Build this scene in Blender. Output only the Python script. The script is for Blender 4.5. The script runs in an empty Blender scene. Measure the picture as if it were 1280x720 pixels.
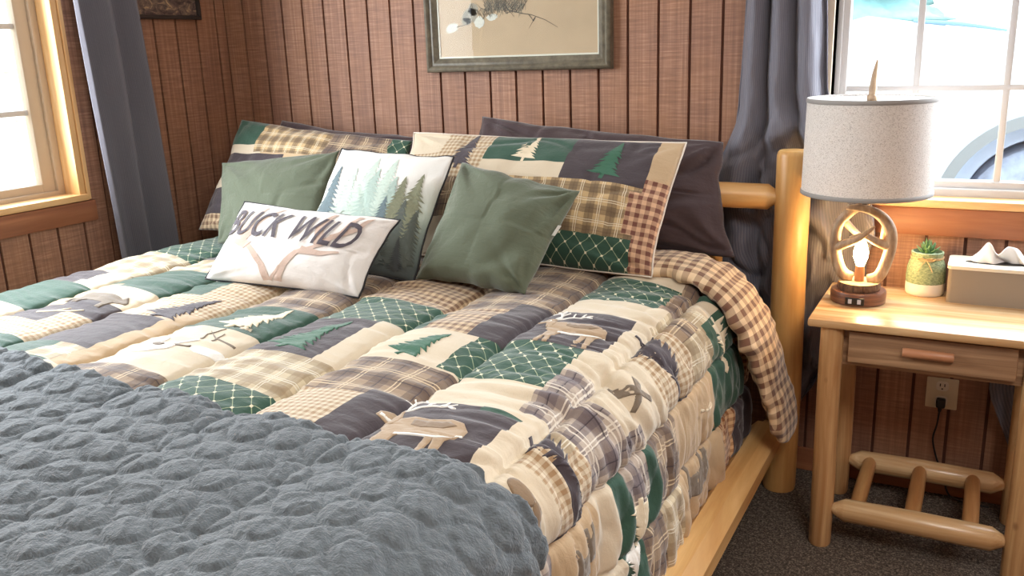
import bpy, bmesh, math, random
import numpy as np
from mathutils import Vector, Matrix
from mathutils.geometry import tessellate_polygon
random.seed(4)
C = bpy.context.scene.collection
scn = bpy.context.scene
PI = math.pi

# ------------------------------------------------------------------ noise
_rng = np.random.RandomState(11)
_T = _rng.rand(256, 256) * 2 - 1
def vn(x, y, k=0):
    """smooth 2-D value noise in -1..1"""
    x = np.asarray(x, float) + 17.3 * k; y = np.asarray(y, float) + 9.7 * k
    xi = np.floor(x).astype(int); yi = np.floor(y).astype(int)
    fx = x - xi; fy = y - yi
    fx = fx * fx * (3 - 2 * fx); fy = fy * fy * (3 - 2 * fy)
    g = lambda a, b: _T[a & 255, b & 255]
    return (g(xi, yi) * (1 - fx) + g(xi + 1, yi) * fx) * (1 - fy) + (g(xi, yi + 1) * (1 - fx) + g(xi + 1, yi + 1) * fx) * fy

# ------------------------------------------------------------------ materials
def lin(c):
    return tuple(((v / 255) / 12.92 if v / 255 <= .04045 else ((v / 255 + .055) / 1.055) ** 2.4) for v in c) + (1,)

class NT:
    def __init__(s, name):
        s.m = bpy.data.materials.new(name); s.m.use_nodes = True
        s.t = s.m.node_tree; s.b = s.t.nodes['Principled BSDF']; s.out = s.t.nodes['Material Output']
    def n(s, typ, **k):
        o = s.t.nodes.new(typ)
        for a, v in k.items(): setattr(o, a, v)
        return o
    def put(s, sock, v):
        if isinstance(v, bpy.types.NodeSocket): s.t.links.new(v, sock)
        else: sock.default_value = v
    def math(s, op, a, b=None, c=None):
        o = s.n('ShaderNodeMath', operation=op)
        for i, v in enumerate((a, b, c)):
            if v is not None: s.put(o.inputs[i], v)
        return o.outputs[0]
    def mix(s, f, a, b):
        o = s.n('ShaderNodeMix', data_type='RGBA')
        s.put(o.inputs[0], f); s.put(o.inputs[6], a); s.put(o.inputs[7], b)
        return o.outputs[2]
    def uv(s):
        return s.n('ShaderNodeTexCoord').outputs['UV']
    def obj(s):
        return s.n('ShaderNodeTexCoord').outputs['Object']
    def mapping(s, vec, scale=(1, 1, 1), rot=(0, 0, 0), loc=(0, 0, 0)):
        o = s.n('ShaderNodeMapping'); s.put(o.inputs[0], vec)
        o.inputs['Scale'].default_value = scale; o.inputs['Rotation'].default_value = rot; o.inputs['Location'].default_value = loc
        return o.outputs[0]
    def noise(s, vec, scale=5, detail=3, rough=.5, dist=0):
        o = s.n('ShaderNodeTexNoise'); s.put(o.inputs['Vector'], vec)
        o.inputs['Scale'].default_value = scale; o.inputs['Detail'].default_value = detail
        o.inputs['Roughness'].default_value = rough; o.inputs['Distortion'].default_value = dist
        return o.outputs[0]
    def ramp(s, f, stops):
        o = s.n('ShaderNodeValToRGB'); s.put(o.inputs[0], f)
        e = o.color_ramp.elements
        while len(e) < len(stops): e.new(.5)
        for k, (p, c) in enumerate(stops): e[k].position = p; e[k].color = c
        return o.outputs[0]
    def sep(s, vec):
        o = s.n('ShaderNodeSeparateXYZ'); s.put(o.inputs[0], vec); return o.outputs
    def bump(s, h, strength=.3, dist=.01):
        o = s.n('ShaderNodeBump'); s.put(o.inputs['Height'], h)
        o.inputs['Strength'].default_value = strength; o.inputs['Distance'].default_value = dist
        s.t.links.new(o.outputs[0], s.b.inputs['Normal'])
    def fin(s, col, rough=.7, **k):
        s.put(s.b.inputs['Base Color'], col); s.put(s.b.inputs['Roughness'], rough)
        for a, v in k.items(): s.put(s.b.inputs[a.replace('_', ' ')], v)
        return s.m

_mc = {}
def plain(name, c, rough=.6, var=.0, nscale=30, bump=0, **k):
    if name in _mc: return _mc[name]
    t = NT(name); col = lin(c)
    if var:
        f = t.noise(t.obj(), nscale, 4, .6)
        lo = tuple(v * (1 - var) for v in col[:3]) + (1,); hi = tuple(min(1, v * (1 + var)) for v in col[:3]) + (1,)
        if bump: t.bump(f, bump, .003)
        col = t.ramp(f, [(.3, lo), (.7, hi)])
    _mc[name] = t.fin(col, rough, **k); return _mc[name]

def pine(name, axis, c1=(232, 196, 140), c2=(198, 146, 86), rough=.45, ring=26, knot=True):
    """light pine: grain stretched along one axis, growth streaks, a few knots"""
    t = NT(name); p = t.obj()
    sc = [ring, ring, ring]; sc[axis] = 1.6
    q = t.mapping(p, sc)
    f = t.noise(q, 1.0, 5, .62, .6)
    f2 = t.noise(t.mapping(p, [v * 5 for v in sc]), 1.0, 3, .6)
    col = t.ramp(f, [(.30, lin(c2)), (.5, lin(tuple((a + b) / 2 for a, b in zip(c1, c2)))), (.68, lin(c1))])
    col = t.mix(t.math('MULTIPLY', f2, .22), col, lin(tuple(v * .72 for v in c2)))
    if knot:
        ks = [11, 11, 11]; ks[axis] = 7
        v = t.n('ShaderNodeTexVoronoi'); t.put(v.inputs['Vector'], t.mapping(p, ks)); v.inputs['Scale'].default_value = 1.0
        k = t.ramp(v.outputs['Distance'], [(.03, (1, 1, 1, 1)), (.11, (0, 0, 0, 1))])
        r = t.math('GREATER_THAN', t.sep(v.outputs['Color'])[0], .62)
        col = t.mix(t.math('MULTIPLY', t.math('MULTIPLY', k, r), .8), col, lin((110, 62, 30)))
    t.bump(f2, .12, .004)
    return t.fin(col, rough)

# fabric weave + colour pattern; all read the UV map in metres
def fab_finish(t, col, rough=.85, wr=.35):
    uv = t.uv()
    w = t.noise(t.mapping(uv, (900, 900, 1)), 1, 1, .5)
    f = t.noise(t.mapping(uv, (38, 38, 1)), 1, 4, .62, .8)
    h = t.math('ADD', t.math('MULTIPLY', w, .12), f)
    h = t.math('ADD', h, t.math('MULTIPLY', t.noise(t.mapping(uv, (8, 62, 1)), 1, 3, .55, .5), .7))
    t.bump(h, wr, .006)
    d = t.noise(t.mapping(uv, (500, 500, 1)), 1, 2, .5)
    col = t.mix(t.math('MULTIPLY', d, .16), col, (0.02, .018, .016, 1))
    return t.fin(col, rough, Sheen_Weight=.35, Sheen_Roughness=.4)
def stripe(t, x, period, width, off=0):
    fr = t.math('FRACT', t.math('ADD', t.math('MULTIPLY', x, 1 / period), 100 + off))
    return t.math('LESS_THAN', fr, width)
def fplain(name, c, wr=.35):
    if name in _mc: return _mc[name]
    t = NT(name); _mc[name] = fab_finish(t, lin(c), wr=wr); return _mc[name]
def gingham(name, light, dark, p, wr=.35):
    if name in _mc: return _mc[name]
    t = NT(name); u = t.sep(t.uv())
    s = t.math('MULTIPLY', t.math('ADD', stripe(t, u[0], p, .5), stripe(t, u[1], p, .5)), .5)
    _mc[name] = fab_finish(t, t.ramp(s, [(.0, lin(light)), (1., lin(dark))]), wr=wr); return _mc[name]
def plaid(name, base, band, line, p, thin=None, wr=.35):
    """tartan: broad half-tone bands both ways with pairs of fine lines"""
    if name in _mc: return _mc[name]
    t = NT(name); u = t.sep(t.uv()); col = lin(base)
    for ax in (0, 1):
        col = t.mix(t.math('MULTIPLY', stripe(t, u[ax], p, .42), .55), col, lin(band))
        col = t.mix(t.math('MULTIPLY', stripe(t, u[ax], p / 2, .12, .63), .3), col, lin(band))
    for ax in (0, 1):
        for off in (0, .1):
            col = t.mix(t.math('MULTIPLY', stripe(t, u[ax], p, .035, .32 + off), .85), col, lin(line))
        if thin: col = t.mix(t.math('MULTIPLY', stripe(t, u[ax], p, .03, .78), .8), col, lin(thin))
    _mc[name] = fab_finish(t, col, wr=wr); return _mc[name]
def lattice(name, base, line, p, wr=.35):
    if name in _mc: return _mc[name]
    t = NT(name); u = t.sep(t.uv())
    a = t.math('MULTIPLY', t.math('ADD', u[0], t.math('MULTIPLY', u[1], .9)), 1 / p)
    b = t.math('MULTIPLY', t.math('SUBTRACT', u[0], t.math('MULTIPLY', u[1], .9)), 1 / p)
    d = lambda x: t.math('ABSOLUTE', t.math('SUBTRACT', t.math('FRACT', t.math('ADD', x, 100)), .5))
    da, db = d(a), d(b)
    l = t.math('MAXIMUM', t.math('LESS_THAN', da, .025), t.math('LESS_THAN', db, .025))
    dot = t.math('LESS_THAN', t.math('ADD', da, db), .13)
    col = t.mix(t.math('MULTIPLY', l, .65), lin(base), lin(line))
    col = t.mix(dot, col, lin((236, 226, 196)))
    _mc[name] = fab_finish(t, col, wr=wr); return _mc[name]

CREAM = (218, 202, 176); TAN = (196, 168, 132); CHAR = (68, 58, 62); GREEN = (50, 84, 68); BROWN = (120, 88, 66); SAGE = (118, 128, 104)
F = {
 'cream': fplain('cream_cotton', CREAM), 'tan': fplain('tan_cotton', TAN), 'char': fplain('charcoal_cotton', CHAR),
 'green': fplain('green_cotton', GREEN),
 'lat': lattice('green_lattice_print', GREEN, (190, 200, 160), .046),
 'hound': gingham('houndstooth_print', (218, 202, 174), (168, 136, 100), .016),
 'ging': gingham('brown_check_print', (212, 186, 150), (126, 94, 72), .022),
 'plt': plaid('cream_plaid_print', (212, 196, 164), (152, 130, 100), (234, 226, 206), .07),
 'plb': plaid('brown_plaid_print', (164, 140, 114), (90, 72, 66), (222, 200, 164), .09, (70, 60, 64)),
 'plp': plaid('purple_grey_plaid_print', (186, 170, 154), (92, 80, 90), (232, 222, 206), .085, (64, 54, 60)),
 'plk': plaid('tan_brown_sham_plaid', (204, 174, 128), (92, 72, 54), (240, 226, 196), .062),
 'gdk': gingham('red_brown_sham_check', (222, 180, 144), (116, 70, 56), .026),
 'orng': gingham('rust_check_print', (230, 192, 146), (150, 96, 58), .02),
}
DEC = {'cream': fplain('print_cream', (236, 220, 190)), 'white': fplain('print_white', (244, 240, 232)), 'char': fplain('print_charcoal', (74, 66, 72)),
       'green': fplain('print_green', (56, 104, 80)), 'tan': fplain('print_tan', (178, 152, 122)), 'dtan': fplain('print_dark_tan', (140, 116, 90)),
       'grey': fplain('print_warm_grey', (128, 114, 98))}

# ------------------------------------------------------------------ objects
def thing(name, label, cat, loc=(0, 0, 0), group=None):
    o = bpy.data.objects.new(name, None); C.objects.link(o); o.location = loc
    o.empty_display_size = .05
    return tag(o, label, cat, group)
def tag(o, label, cat, group=None):
    o['label'] = label; o['category'] = cat
    if group: o['group'] = group
    return o
def struct(o):
    o['kind'] = 'structure'; return o
def worldloc(o):
    v = Vector(o.location)
    while o.parent: o = o.parent; v = v + Vector(o.location)
    return v
def link(name, me, parent=None, smooth=True, base=None):
    """link a mesh whose coordinates are world coordinates"""
    o = bpy.data.objects.new(name, me); C.objects.link(o)
    if smooth: me.shade_smooth()
    if parent:
        o.parent = parent; o.location = -worldloc(parent)
    elif base is not None:
        me.transform(Matrix.Translation(-Vector(base))); o.location = base
    return o
def mesh(name, verts, faces, mats, mi=None, uvs=None):
    me = bpy.data.meshes.new(name)
    me.from_pydata([tuple(v) for v in verts], [], [tuple(f) for f in faces])
    for m in (mats if isinstance(mats, (list, tuple)) else [mats]): me.materials.append(m)
    if mi is not None: me.polygons.foreach_set('material_index', np.asarray(mi, np.int32))
    if uvs is not None:
        l = me.uv_layers.new(name='UVMap'); idx = np.zeros(len(me.loops), np.int32); me.loops.foreach_get('vertex_index', idx)
        l.data.foreach_set('uv', np.asarray(uvs, np.float32)[idx].ravel())
    me.update(); return me
class MB:
    """collects shapes into one mesh"""
    def __init__(s): s.v = []; s.f = []; s.mi = []; s.uv = []
    def add(s, v, f, mi=0, uv=None):
        n = len(s.v); s.v += [tuple(a) for a in v]; s.f += [tuple(i + n for i in a) for a in f]; s.mi += [mi] * len(f)
        s.uv += [tuple(a) for a in uv] if uv is not None else [(0, 0)] * len(v)
        return s
    def box(s, x0, x1, y0, y1, z0, z1, mi=0, bev=0):
        if bev:
            bm = bmesh.new(); bmesh.ops.create_cube(bm, size=1)
            for v in bm.verts: v.co = ((x0 + x1) / 2 + v.co.x * (x1 - x0), (y0 + y1) / 2 + v.co.y * (y1 - y0), (z0 + z1) / 2 + v.co.z * (z1 - z0))
            bmesh.ops.bevel(bm, geom=bm.edges[:], offset=bev, segments=2, profile=.5, affect='EDGES')
            return s.bm(bm, mi)
        v = [(x, y, z) for x in (x0, x1) for y in (y0, y1) for z in (z0, z1)]
        return s.add(v, [(0, 1, 3, 2), (4, 6, 7, 5), (0, 4, 5, 1), (2, 3, 7, 6), (0, 2, 6, 4), (1, 5, 7, 3)], mi)
    def bm(s, bm, mi=0):
        bm.verts.index_update()
        s.add([v.co[:] for v in bm.verts], [[v.index for v in f.verts] for f in bm.faces], mi); bm.free(); return s
    def tube(s, pts, rad, seg=12, mi=0, smooth=0, cap=True, flat=None, up=None):
        pts = [Vector(p) for p in pts]; n0 = len(pts)
        rad = list(rad) if hasattr(rad, '__len__') else [rad] * n0
        if smooth:
            P = []; R = []
            for i in range(n0 - 1):
                p0 = pts[max(i - 1, 0)]; p1 = pts[i]; p2 = pts[i + 1]; p3 = pts[min(i + 2, n0 - 1)]
                for k in range(smooth):
                    t = k / smooth
                    P.append(.5 * ((2 * p1) + (p2 - p0) * t + (2 * p0 - 5 * p1 + 4 * p2 - p3) * t * t + (3 * p1 - p0 - 3 * p2 + p3) * t ** 3))
                    R.append(rad[i] * (1 - t) + rad[i + 1] * t)
            P.append(pts[-1]); R.append(rad[-1]); pts, rad = P, R
        n = len(pts); vs = []; fs = []
        u = Vector(up) if up else None
        for i, p in enumerate(pts):
            d = (pts[min(i + 1, n - 1)] - pts[max(i - 1, 0)]).normalized()
            if u is None: u = Vector((0, 0, 1)) if abs(d.z) < .9 else Vector((1, 0, 0))
            a = (u - d * u.dot(d)).normalized(); b = d.cross(a); u = a
            for k in range(seg):
                th = 2 * PI * k / seg + PI / seg
                ra = rad[i]; rb = rad[i] * (flat if flat else 1)
                vs.append(p + a * math.cos(th) * ra + b * math.sin(th) * rb)
        for i in range(n - 1):
            for k in range(seg):
                k2 = (k + 1) % seg
                fs.append((i * seg + k, i * seg + k2, (i + 1) * seg + k2, (i + 1) * seg + k))
        if cap: fs.append(tuple(range(seg - 1, -1, -1))); fs.append(tuple((n - 1) * seg + k for k in range(seg)))
        return s.add(vs, fs, mi)
    def lathe(s, prof, cx, cy, seg=32, mi=0, bottom=True, top=True):
        vs = []; fs = []
        for r, z in prof:
            for k in range(seg): a = 2 * PI * k / seg; vs.append((cx + r * math.cos(a), cy + r * math.sin(a), z))
        for i in range(len(prof) - 1):
            for k in range(seg):
                k2 = (k + 1) % seg; fs.append((i * seg + k, i * seg + k2, (i + 1) * seg + k2, (i + 1) * seg + k))
        if bottom: fs.append(tuple(range(seg - 1, -1, -1)))
        if top: fs.append(tuple((len(prof) - 1) * seg + k for k in range(seg)))
        return s.add(vs, fs, mi)
    def build(s, name, mats, parent=None, smooth=False, base=None, uv=False):
        me = mesh(name, s.v, s.f, mats, s.mi, s.uv if uv else None)
        o = link(name, me, parent, False, base)
        if smooth is True: me.shade_smooth()
        elif smooth: me.shade_smooth(); me.set_sharp_from_angle(angle=math.radians(smooth))
        return o

# ------------------------------------------------------------------ flat motifs (unit-sized outlines) for prints
def conifer(levels=5, w=.36, seed=0, jag=.5):
    r = random.Random(seed); L = []
    for i in range(levels):
        t0 = 1 - i / levels * .86; t1 = 1 - (i + 1) / levels * .86
        half = w * (i + 1) / levels * r.uniform(.85, 1.1)
        L.append((-(half * .28 if i else .0), t0)); L.append((-half * .75, (t0 + t1) / 2 - .02)); L.append((-half * .5, (t0 + t1) / 2 - .01)); L.append((-half, t1 - .03))
    L += [(-.04, .11), (-.04, 0)]
    return [(x, y - .5) for x, y in L + [(-x * r.uniform(.9, 1.1), y) for x, y in reversed(L)] if True]
def ribbon(pts, w0, w1=None):
    w1 = w0 if w1 is None else w1; A = []; B = []
    for i, p in enumerate(pts):
        a = pts[max(i - 1, 0)]; b = pts[min(i + 1, len(pts) - 1)]
        dx, dy = b[0] - a[0], b[1] - a[1]; l = math.hypot(dx, dy) or 1
        w = (w0 + (w1 - w0) * i / (len(pts) - 1)) / 2
        A.append((p[0] - dy / l * w, p[1] + dx / l * w)); B.append((p[0] + dy / l * w, p[1] - dx / l * w))
    return A + B[::-1]
def ellipse(cx, cy, a, b, rot=0, n=18):
    return [(cx + a * math.cos(t) * math.cos(rot) - b * math.sin(t) * math.sin(rot), cy + a * math.cos(t) * math.sin(rot) + b * math.sin(t) * math.cos(rot)) for t in (2 * PI * k / n for k in range(n))]
def deer():
    body = [(-.33, .05), (-.25, .13), (-.12, .16), (.05, .13), (.25, .15), (.38, .12), (.46, .04), (.47, -.06), (.42, -.12), (.38, -.16), (.37, -.34), (.40, -.48), (.34, -.48), (.31, -.33), (.27, -.14),
            (.10, -.12), (-.05, -.13), (-.10, -.16), (-.12, -.34), (-.10, -.48), (-.16, -.48), (-.19, -.32), (-.22, -.30), (-.22, -.48), (-.28, -.48), (-.28, -.28), (-.26, -.10), (-.32, -.04)]
    head = [(-.24, .14), (-.30, .24), (-.32, .30), (-.40, .31), (-.52, .22), (-.53, .17), (-.46, .15), (-.40, .16), (-.36, .04), (-.27, .02)]
    leg = [(.20, -.1), (.28, -.1), (.25, -.30), (.27, -.46), (.21, -.46), (.19, -.28)]
    belly = ribbon([(-.12, -.13), (.08, -.145), (.28, -.14), (.40, -.11), (.47, -.05)], .022)
    an = [ribbon([(-.33, .30), (-.30, .40), (-.36, .52), (-.44, .60)], .035, .012), ribbon([(-.31, .42), (-.22, .50)], .025, .01), ribbon([(-.34, .48), (-.32, .60)], .025, .01), ribbon([(-.38, .54), (-.48, .52)], .02, .01),
          ribbon([(-.32, .30), (-.18, .36), (-.02, .38), (.10, .46)], .035, .012), ribbon([(-.14, .37), (-.14, .48)], .025, .01), ribbon([(-.02, .385), (0., .50)], .025, .01), ribbon([(.04, .41), (.12, .39)], .02, .01)]
    return [('tan', leg), ('tan', body), ('tan', head), ('dtan', [(-.1, .13), (.05, .10), (.25, .12), (.34, .08), (.25, .02), (.05, .0), (-.08, .04)]), ('white', belly), ('white', ribbon([(-.5, .19), (-.43, .19), (-.38, .26)], .03, .02))] + [('white', a) for a in an]
def bear():
    return [('grey', [(-.42, .05), (-.34, .16), (-.2, .2), (0, .24), (.2, .22), (.36, .18), (.42, .26), (.48, .2), (.56, .12), (.55, .06), (.46, .03), (.38, -.02), (.36, -.2), (.40, -.32), (.28, -.32), (.24, -.12), (.0, -.12), (-.12, -.14), (-.14, -.32), (-.28, -.32), (-.24, -.14), (-.36, -.2), (-.36, -.32), (-.46, -.32), (-.46, -.1)])]
def paw():
    return [('dtan', ellipse(-.12, .12, .2, .3, .5)), ('dtan', ellipse(.2, -.2, .18, .3, -.2)), ('dtan', ellipse(-.42, -.12, .07, .1)), ('dtan', ellipse(-.22, -.38, .07, .09))]
def duck():
    return [('white', ellipse(-.2, -.05, .24, .1, .2)), ('white', ellipse(.38, .04, .2, .08)), ('white', ribbon([(-.1, .0), (0, .14), (.12, .22)], .05, .02)), ('grey', ellipse(-.16, .0, .07, .03)), ('white', ribbon([(-.2, .02), (-.22, .2)], .05, .02)), ('grey', ribbon([(.02, .03), (.16, .06)], .03, .03))]
def antl():
    return [('cream', ribbon([(-.5, -.1), (-.1, -.05), (.2, .02), (.45, .15)], .09, .03)), ('cream', ribbon([(-.1, -.05), (.0, .14), (.12, .18)], .06, .02))]
def branch():
    return [('grey', ribbon([(.2, -.5), (.1, 0), (.2, .4)], .04, .01)), ('grey', ribbon([(.0, -.1), (.3, .1)], .03, .01)), ('grey', ribbon([(-.1, .1), (.1, .3), (.4, .25)], .03, .01))]

def place(motif, cx, cy, size, rot=0, ay=1.0):
    out = []
    for key, poly in motif:
        out.append((key, [(cx + size * (x * math.cos(rot) - y * ay * math.sin(rot)), cy + size * (x * math.sin(rot) + y * ay * math.cos(rot))) for x, y in poly]))
    return out
def fine_poly(poly, step):
    """triangulated polygon refined so that it can follow a curved surface"""
    bm = bmesh.new()
    vs = [bm.verts.new((x, y, 0)) for x, y in poly]
    tris = tessellate_polygon([[Vector((x, y, 0)) for x, y in poly]])
    for t in tris:
        try: bm.faces.new([vs[i] for i in t])
        except ValueError: pass
    for it in range(7):
        es = [e for e in bm.edges if e.calc_length() > step]
        if not es: break
        bmesh.ops.subdivide_edges(bm, edges=es, cuts=1)
        bmesh.ops.triangulate(bm, faces=[f for f in bm.faces if len(f.verts) > 3])
    for f in bm.faces:
        f.normal_update()
        if f.normal.z < 0: f.normal_flip()
    bm.verts.index_update()
    v = np.array([p.co[:2] for p in bm.verts]); f = [[p.index for p in q.verts] for q in bm.faces]; bm.free()
    return v, f

# ------------------------------------------------------------------ camera
cam = bpy.data.cameras.new('camera'); co = bpy.data.objects.new('camera', cam); C.objects.link(co)
R = Matrix(((0.88375, -0.09292, 0.45864), (0.46677, 0.24486, -0.84981), (-0.03334, 0.9651, 0.25977)))
co.matrix_world = Matrix.Translation((2.74, -2.744, 1.3415)) @ R.to_4x4()
cam.sensor_width = 36; cam.lens = 1110.585 / 1280 * 36; cam.clip_start = .02
scn.camera = co

# ================================================================== THE ROOM
def wall_mat(name, axis):
    t = NT(name); p = t.obj(); u = t.sep(p)
    along = u[axis]; pl = t.math('FLOOR', t.math('MULTIPLY', t.math('ADD', along, 50.004), 10))
    wn = t.n('ShaderNodeTexWhiteNoise', noise_dimensions='1D'); t.put(wn.inputs['W'], pl)
    sc = [14, 14, 160]; sc[axis] = 9
    saw = t.noise(t.mapping(p, sc), 1, 3, .6)                      # rough-sawn marks across the boards
    sc2 = [90, 90, 2.2]
    gr = t.noise(t.mapping(p, sc2), 1, 4, .6, .4)                  # upright grain
    bl = t.noise(p, 3.2, 3, .6)
    f = t.math('ADD', t.math('MULTIPLY', saw, .5), t.math('MULTIPLY', gr, .5))
    col = t.ramp(f, [(.33, lin((118, 86, 71))), (.5, lin((156, 115, 93))), (.66, lin((194, 150, 123)))])
    col = t.mix(t.math('MULTIPLY', wn.outputs[0], .35), col, lin((134, 94, 76)))
    col = t.mix(t.math('MULTIPLY', t.ramp(bl, [(.42, (0, 0, 0, 1)), (.7, (1, 1, 1, 1))]), .35), col, lin((176, 124, 82)))
    # a few pale scuffs
    v = t.n('ShaderNodeTexVoronoi'); t.put(v.inputs['Vector'], t.mapping(p, (5, 5, 2.2))); v.inputs['Scale'].default_value = 1
    sc_ = t.math('MULTIPLY', t.math('LESS_THAN', v.outputs['Distance'], .035), .5)
    col = t.mix(sc_, col, lin((226, 186, 140)))
    t.bump(f, .5, .004)
    return t.fin(col, .62)
wall_b = wall_mat('rough_sawn_panel_across', 0); wall_l = wall_mat('rough_sawn_panel_along', 1)
groove = plain('groove_shadow_brown', (96, 60, 46), .8, .15)
trimw = pine('red_brown_trim', 0, (176, 116, 78), (136, 82, 54), .5, 22, False)
trimw_y = pine('red_brown_trim_along', 1, (176, 116, 78), (136, 82, 54), .5, 22, False)

def panel_wall(name, along, a0, a1, z0, z1, hole, edges, mats):
    """grooved plywood siding: boards 100 mm apart with a recessed groove between, round one window opening"""
    m = MB(); G = .0045
    def bx(p, q, d0, d1, za, zb, mi):
        if along == 'x': m.box(p, q, d0, d1, za, zb, mi)
        else: m.box(-d1, -d0, p, q, za, zb, mi)
    h0, h1, hz0, hz1 = hole
    ed = sorted([e for e in edges if a0 < e < a1] + [a0, a1])
    for p, q in zip(ed[:-1], ed[1:]):
        p2, q2 = p + G, q - G
        if q2 - p2 < .004: continue
        segs = [(p2, q2, z0, z1)]
        if q2 > h0 and p2 < h1:
            segs = [(p2, q2, z0, hz0), (p2, q2, hz1, z1)]
            if p2 < h0: segs.append((p2, h0, hz0, hz1))
            if q2 > h1: segs.append((h1, q2, hz0, hz1))
        for s in segs: bx(s[0], s[1], 0, .014, s[2], s[3], 0)
    for s in ((a0, a1, z0, hz0), (a0, a1, hz1, z1), (a0, h0, hz0, hz1), (h1, a1, hz0, hz1)):
        bx(s[0], s[1], .007, .13, s[2], s[3], 1)
    return struct(m.build(name, mats))
W2 = (2.325, 3.55, .895, 2.06); W1 = (-2.10, -.752, .905, 2.06)
panel_wall('wall_back', 'x', -.13, 4.6, 0, 2.45, W2, [-.004 + .1005 * k for k in range(0, 47)], [wall_b, groove])
panel_wall('wall_left', 'y', -4.4, 0, 0, 2.45, W1, [-.05 - .1025 * k for k in range(0, 43)], [wall_l, groove])
m = MB(); m.box(4.6, 4.7, -4.4, .1, 0, 2.45); struct(m.build('wall_right', wall_l))
m = MB(); m.box(-.13, 4.7, -4.5, -4.4, 0, 2.45); struct(m.build('wall_front', wall_b))
t = NT('white_ceiling_paint'); t.bump(t.noise(t.obj(), 120, 3), .2, .003)
m = MB(); m.box(-.13, 4.7, -4.5, .13, 2.45, 2.52); struct(m.build('ceiling', t.fin(lin((226, 220, 210)), .9)))
# carpet
t = NT('speckled_brown_carpet'); p = t.obj()
a = t.noise(p, 190, 2, .7); b = t.noise(p, 80, 3, .7); d = t.noise(p, 6, 3, .6)
f = t.math('ADD', t.math('MULTIPLY', a, .6), t.math('MULTIPLY', b, .4))
col = t.ramp(f, [(.36, lin((40, 34, 30))), (.5, lin((92, 80, 70))), (.64, lin((168, 152, 134)))])
col = t.mix(t.math('MULTIPLY', d, .3), col, lin((60, 50, 44)))
t.bump(f, 1.0, .012)
m = MB(); m.box(-.13, 4.7, -4.5, .13, -.06, 0); struct(m.build('floor', t.fin(col, .95)))
m = MB(); m.box(0, 4.6, -.014, 0, 0, .075, bev=.003); struct(m.build('baseboard_back', trimw))
m = MB(); m.box(0, .014, -4.4, -.014, 0, .075, bev=.003); struct(m.build('baseboard_left', trimw_y))

# ---- windows
vinyl = plain('beige_vinyl', (196, 178, 156), .45); vinyl2 = plain('white_vinyl', (206, 203, 202), .45)
def glass_mat(name, refl=.05):
    t = NT(name); t.t.nodes.remove(t.b)
    tr = t.n('ShaderNodeBsdfTransparent'); tr.inputs[0].default_value = (.96, .98, .98, 1)
    gl = t.n('ShaderNodeBsdfGlossy'); gl.inputs['Roughness'].default_value = .02
    mx = t.n('ShaderNodeMixShader'); mx.inputs[0].default_value = refl
    t.t.links.new(tr.outputs[0], mx.inputs[1]); t.t.links.new(gl.outputs[0], mx.inputs[2]); t.t.links.new(mx.outputs[0], t.out.inputs[0])
    return t.m
glass = glass_mat('window_glass')
jamb_v = pine('pine_upright', 2, (240, 200, 146), (214, 160, 98), .5, 24)
jamb_x = pine('pine_across', 0, (240, 200, 146), (214, 160, 98), .5, 24)
jamb_y = pine('pine_along', 1, (240, 200, 146), (214, 160, 98), .5, 24)

w = struct(thing('window_1', 'left wall window', 'window', (0, -1.42, .9))); del w['label'], w['category']
m = MB()
m.box(-.11, -.075, -2.10, -.775, .905, .952, bev=.004); m.box(-.11, -.075, -2.10, -.775, 2.01, 2.06, bev=.004)
m.box(-.109, -.0735, -.846, -.774, .907, 2.058, bev=.004); m.box(-.109, -.0735, -2.099, -2.03, .907, 2.058, bev=.004)
m.box(-.09, -.0605, -.80, -.771, .908, 2.057, bev=.004); m.box(-.09, -.062, -2.097, -.7735, .9065, .925, bev=.004)
fr = m.build('window_frame', vinyl, w, 30)
m = MB()
for z in (1.19, 1.466, 1.74): m.box(-.098, -.086, -2.03, -.84, z - .009, z + .009, bev=.003)
for y in (-1.14, -1.44, -1.73): m.box(-.0975, -.0865, y - .009, y + .009, .95, 2.01, bev=.003)
m.build('muntins', vinyl2, w, 30)
m = MB(); m.box(-.094, -.091, -2.04, -.84, .948, 2.015); m.build('pane', glass, w)
m = MB(); m.box(-.13, .014, -.775, -.752, .905, 2.07, bev=.002); m.box(-.13, .014, -2.10, -2.077, .905, 2.07, bev=.002)
m.box(-.02, .018, -.750, -.735, .89, 2.07, bev=.002)
m.build('jamb', jamb_v, w, 30)
m = MB(); m.box(-.13, .024, -2.14, -.745, .888, .910, bev=.004); m.build('sill', jamb_y, w, 30)
m = MB(); m.box(0, .02, -2.16, -.722, .815, .886, bev=.003); m.build('apron', trimw_y, w, 30)

w = struct(thing('window_2', 'back wall window', 'window', (2.9, 0, .9))); del w['label'], w['category']
m = MB()
m.box(2.325, 3.55, .045, .105, .893, .918, bev=.004); m.box(2.325, 3.55, .060, .105, .916, .938, bev=.004)
m.box(2.326, 2.340, .0435, .104, .894, 2.059, bev=.003); m.box(2.338, 2.358, .0565, .103, .895, 2.058, bev=.004)
m.box(3.51, 3.549, .0435, .104, .894, 2.059, bev=.004); m.box(2.3255, 3.5495, .0445, .1045, 2.01, 2.0595, bev=.004)
m.build('window_frame', vinyl2, w, 30)
m = MB()
for z in (1.196, 1.462, 1.73): m.box(2.35, 3.52, .066, .078, z - .008, z + .008, bev=.003)
for x in (2.544, 2.770, 2.996, 3.222): m.box(x - .009, x + .009, .0665, .0775, .93, 2.02, bev=.003)
m.build('muntins', vinyl2, w, 30)
m = MB(); m.box(2.35, 3.52, .070, .073, .93, 2.02); m.build('pane', glass, w)
m = MB(); m.box(2.303, 2.325, -.012, .12, .9, 2.06, bev=.002); m.box(3.55, 3.572, -.012, .12, .9, 2.06, bev=.002); m.build('jamb', vinyl, w, 30)
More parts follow.
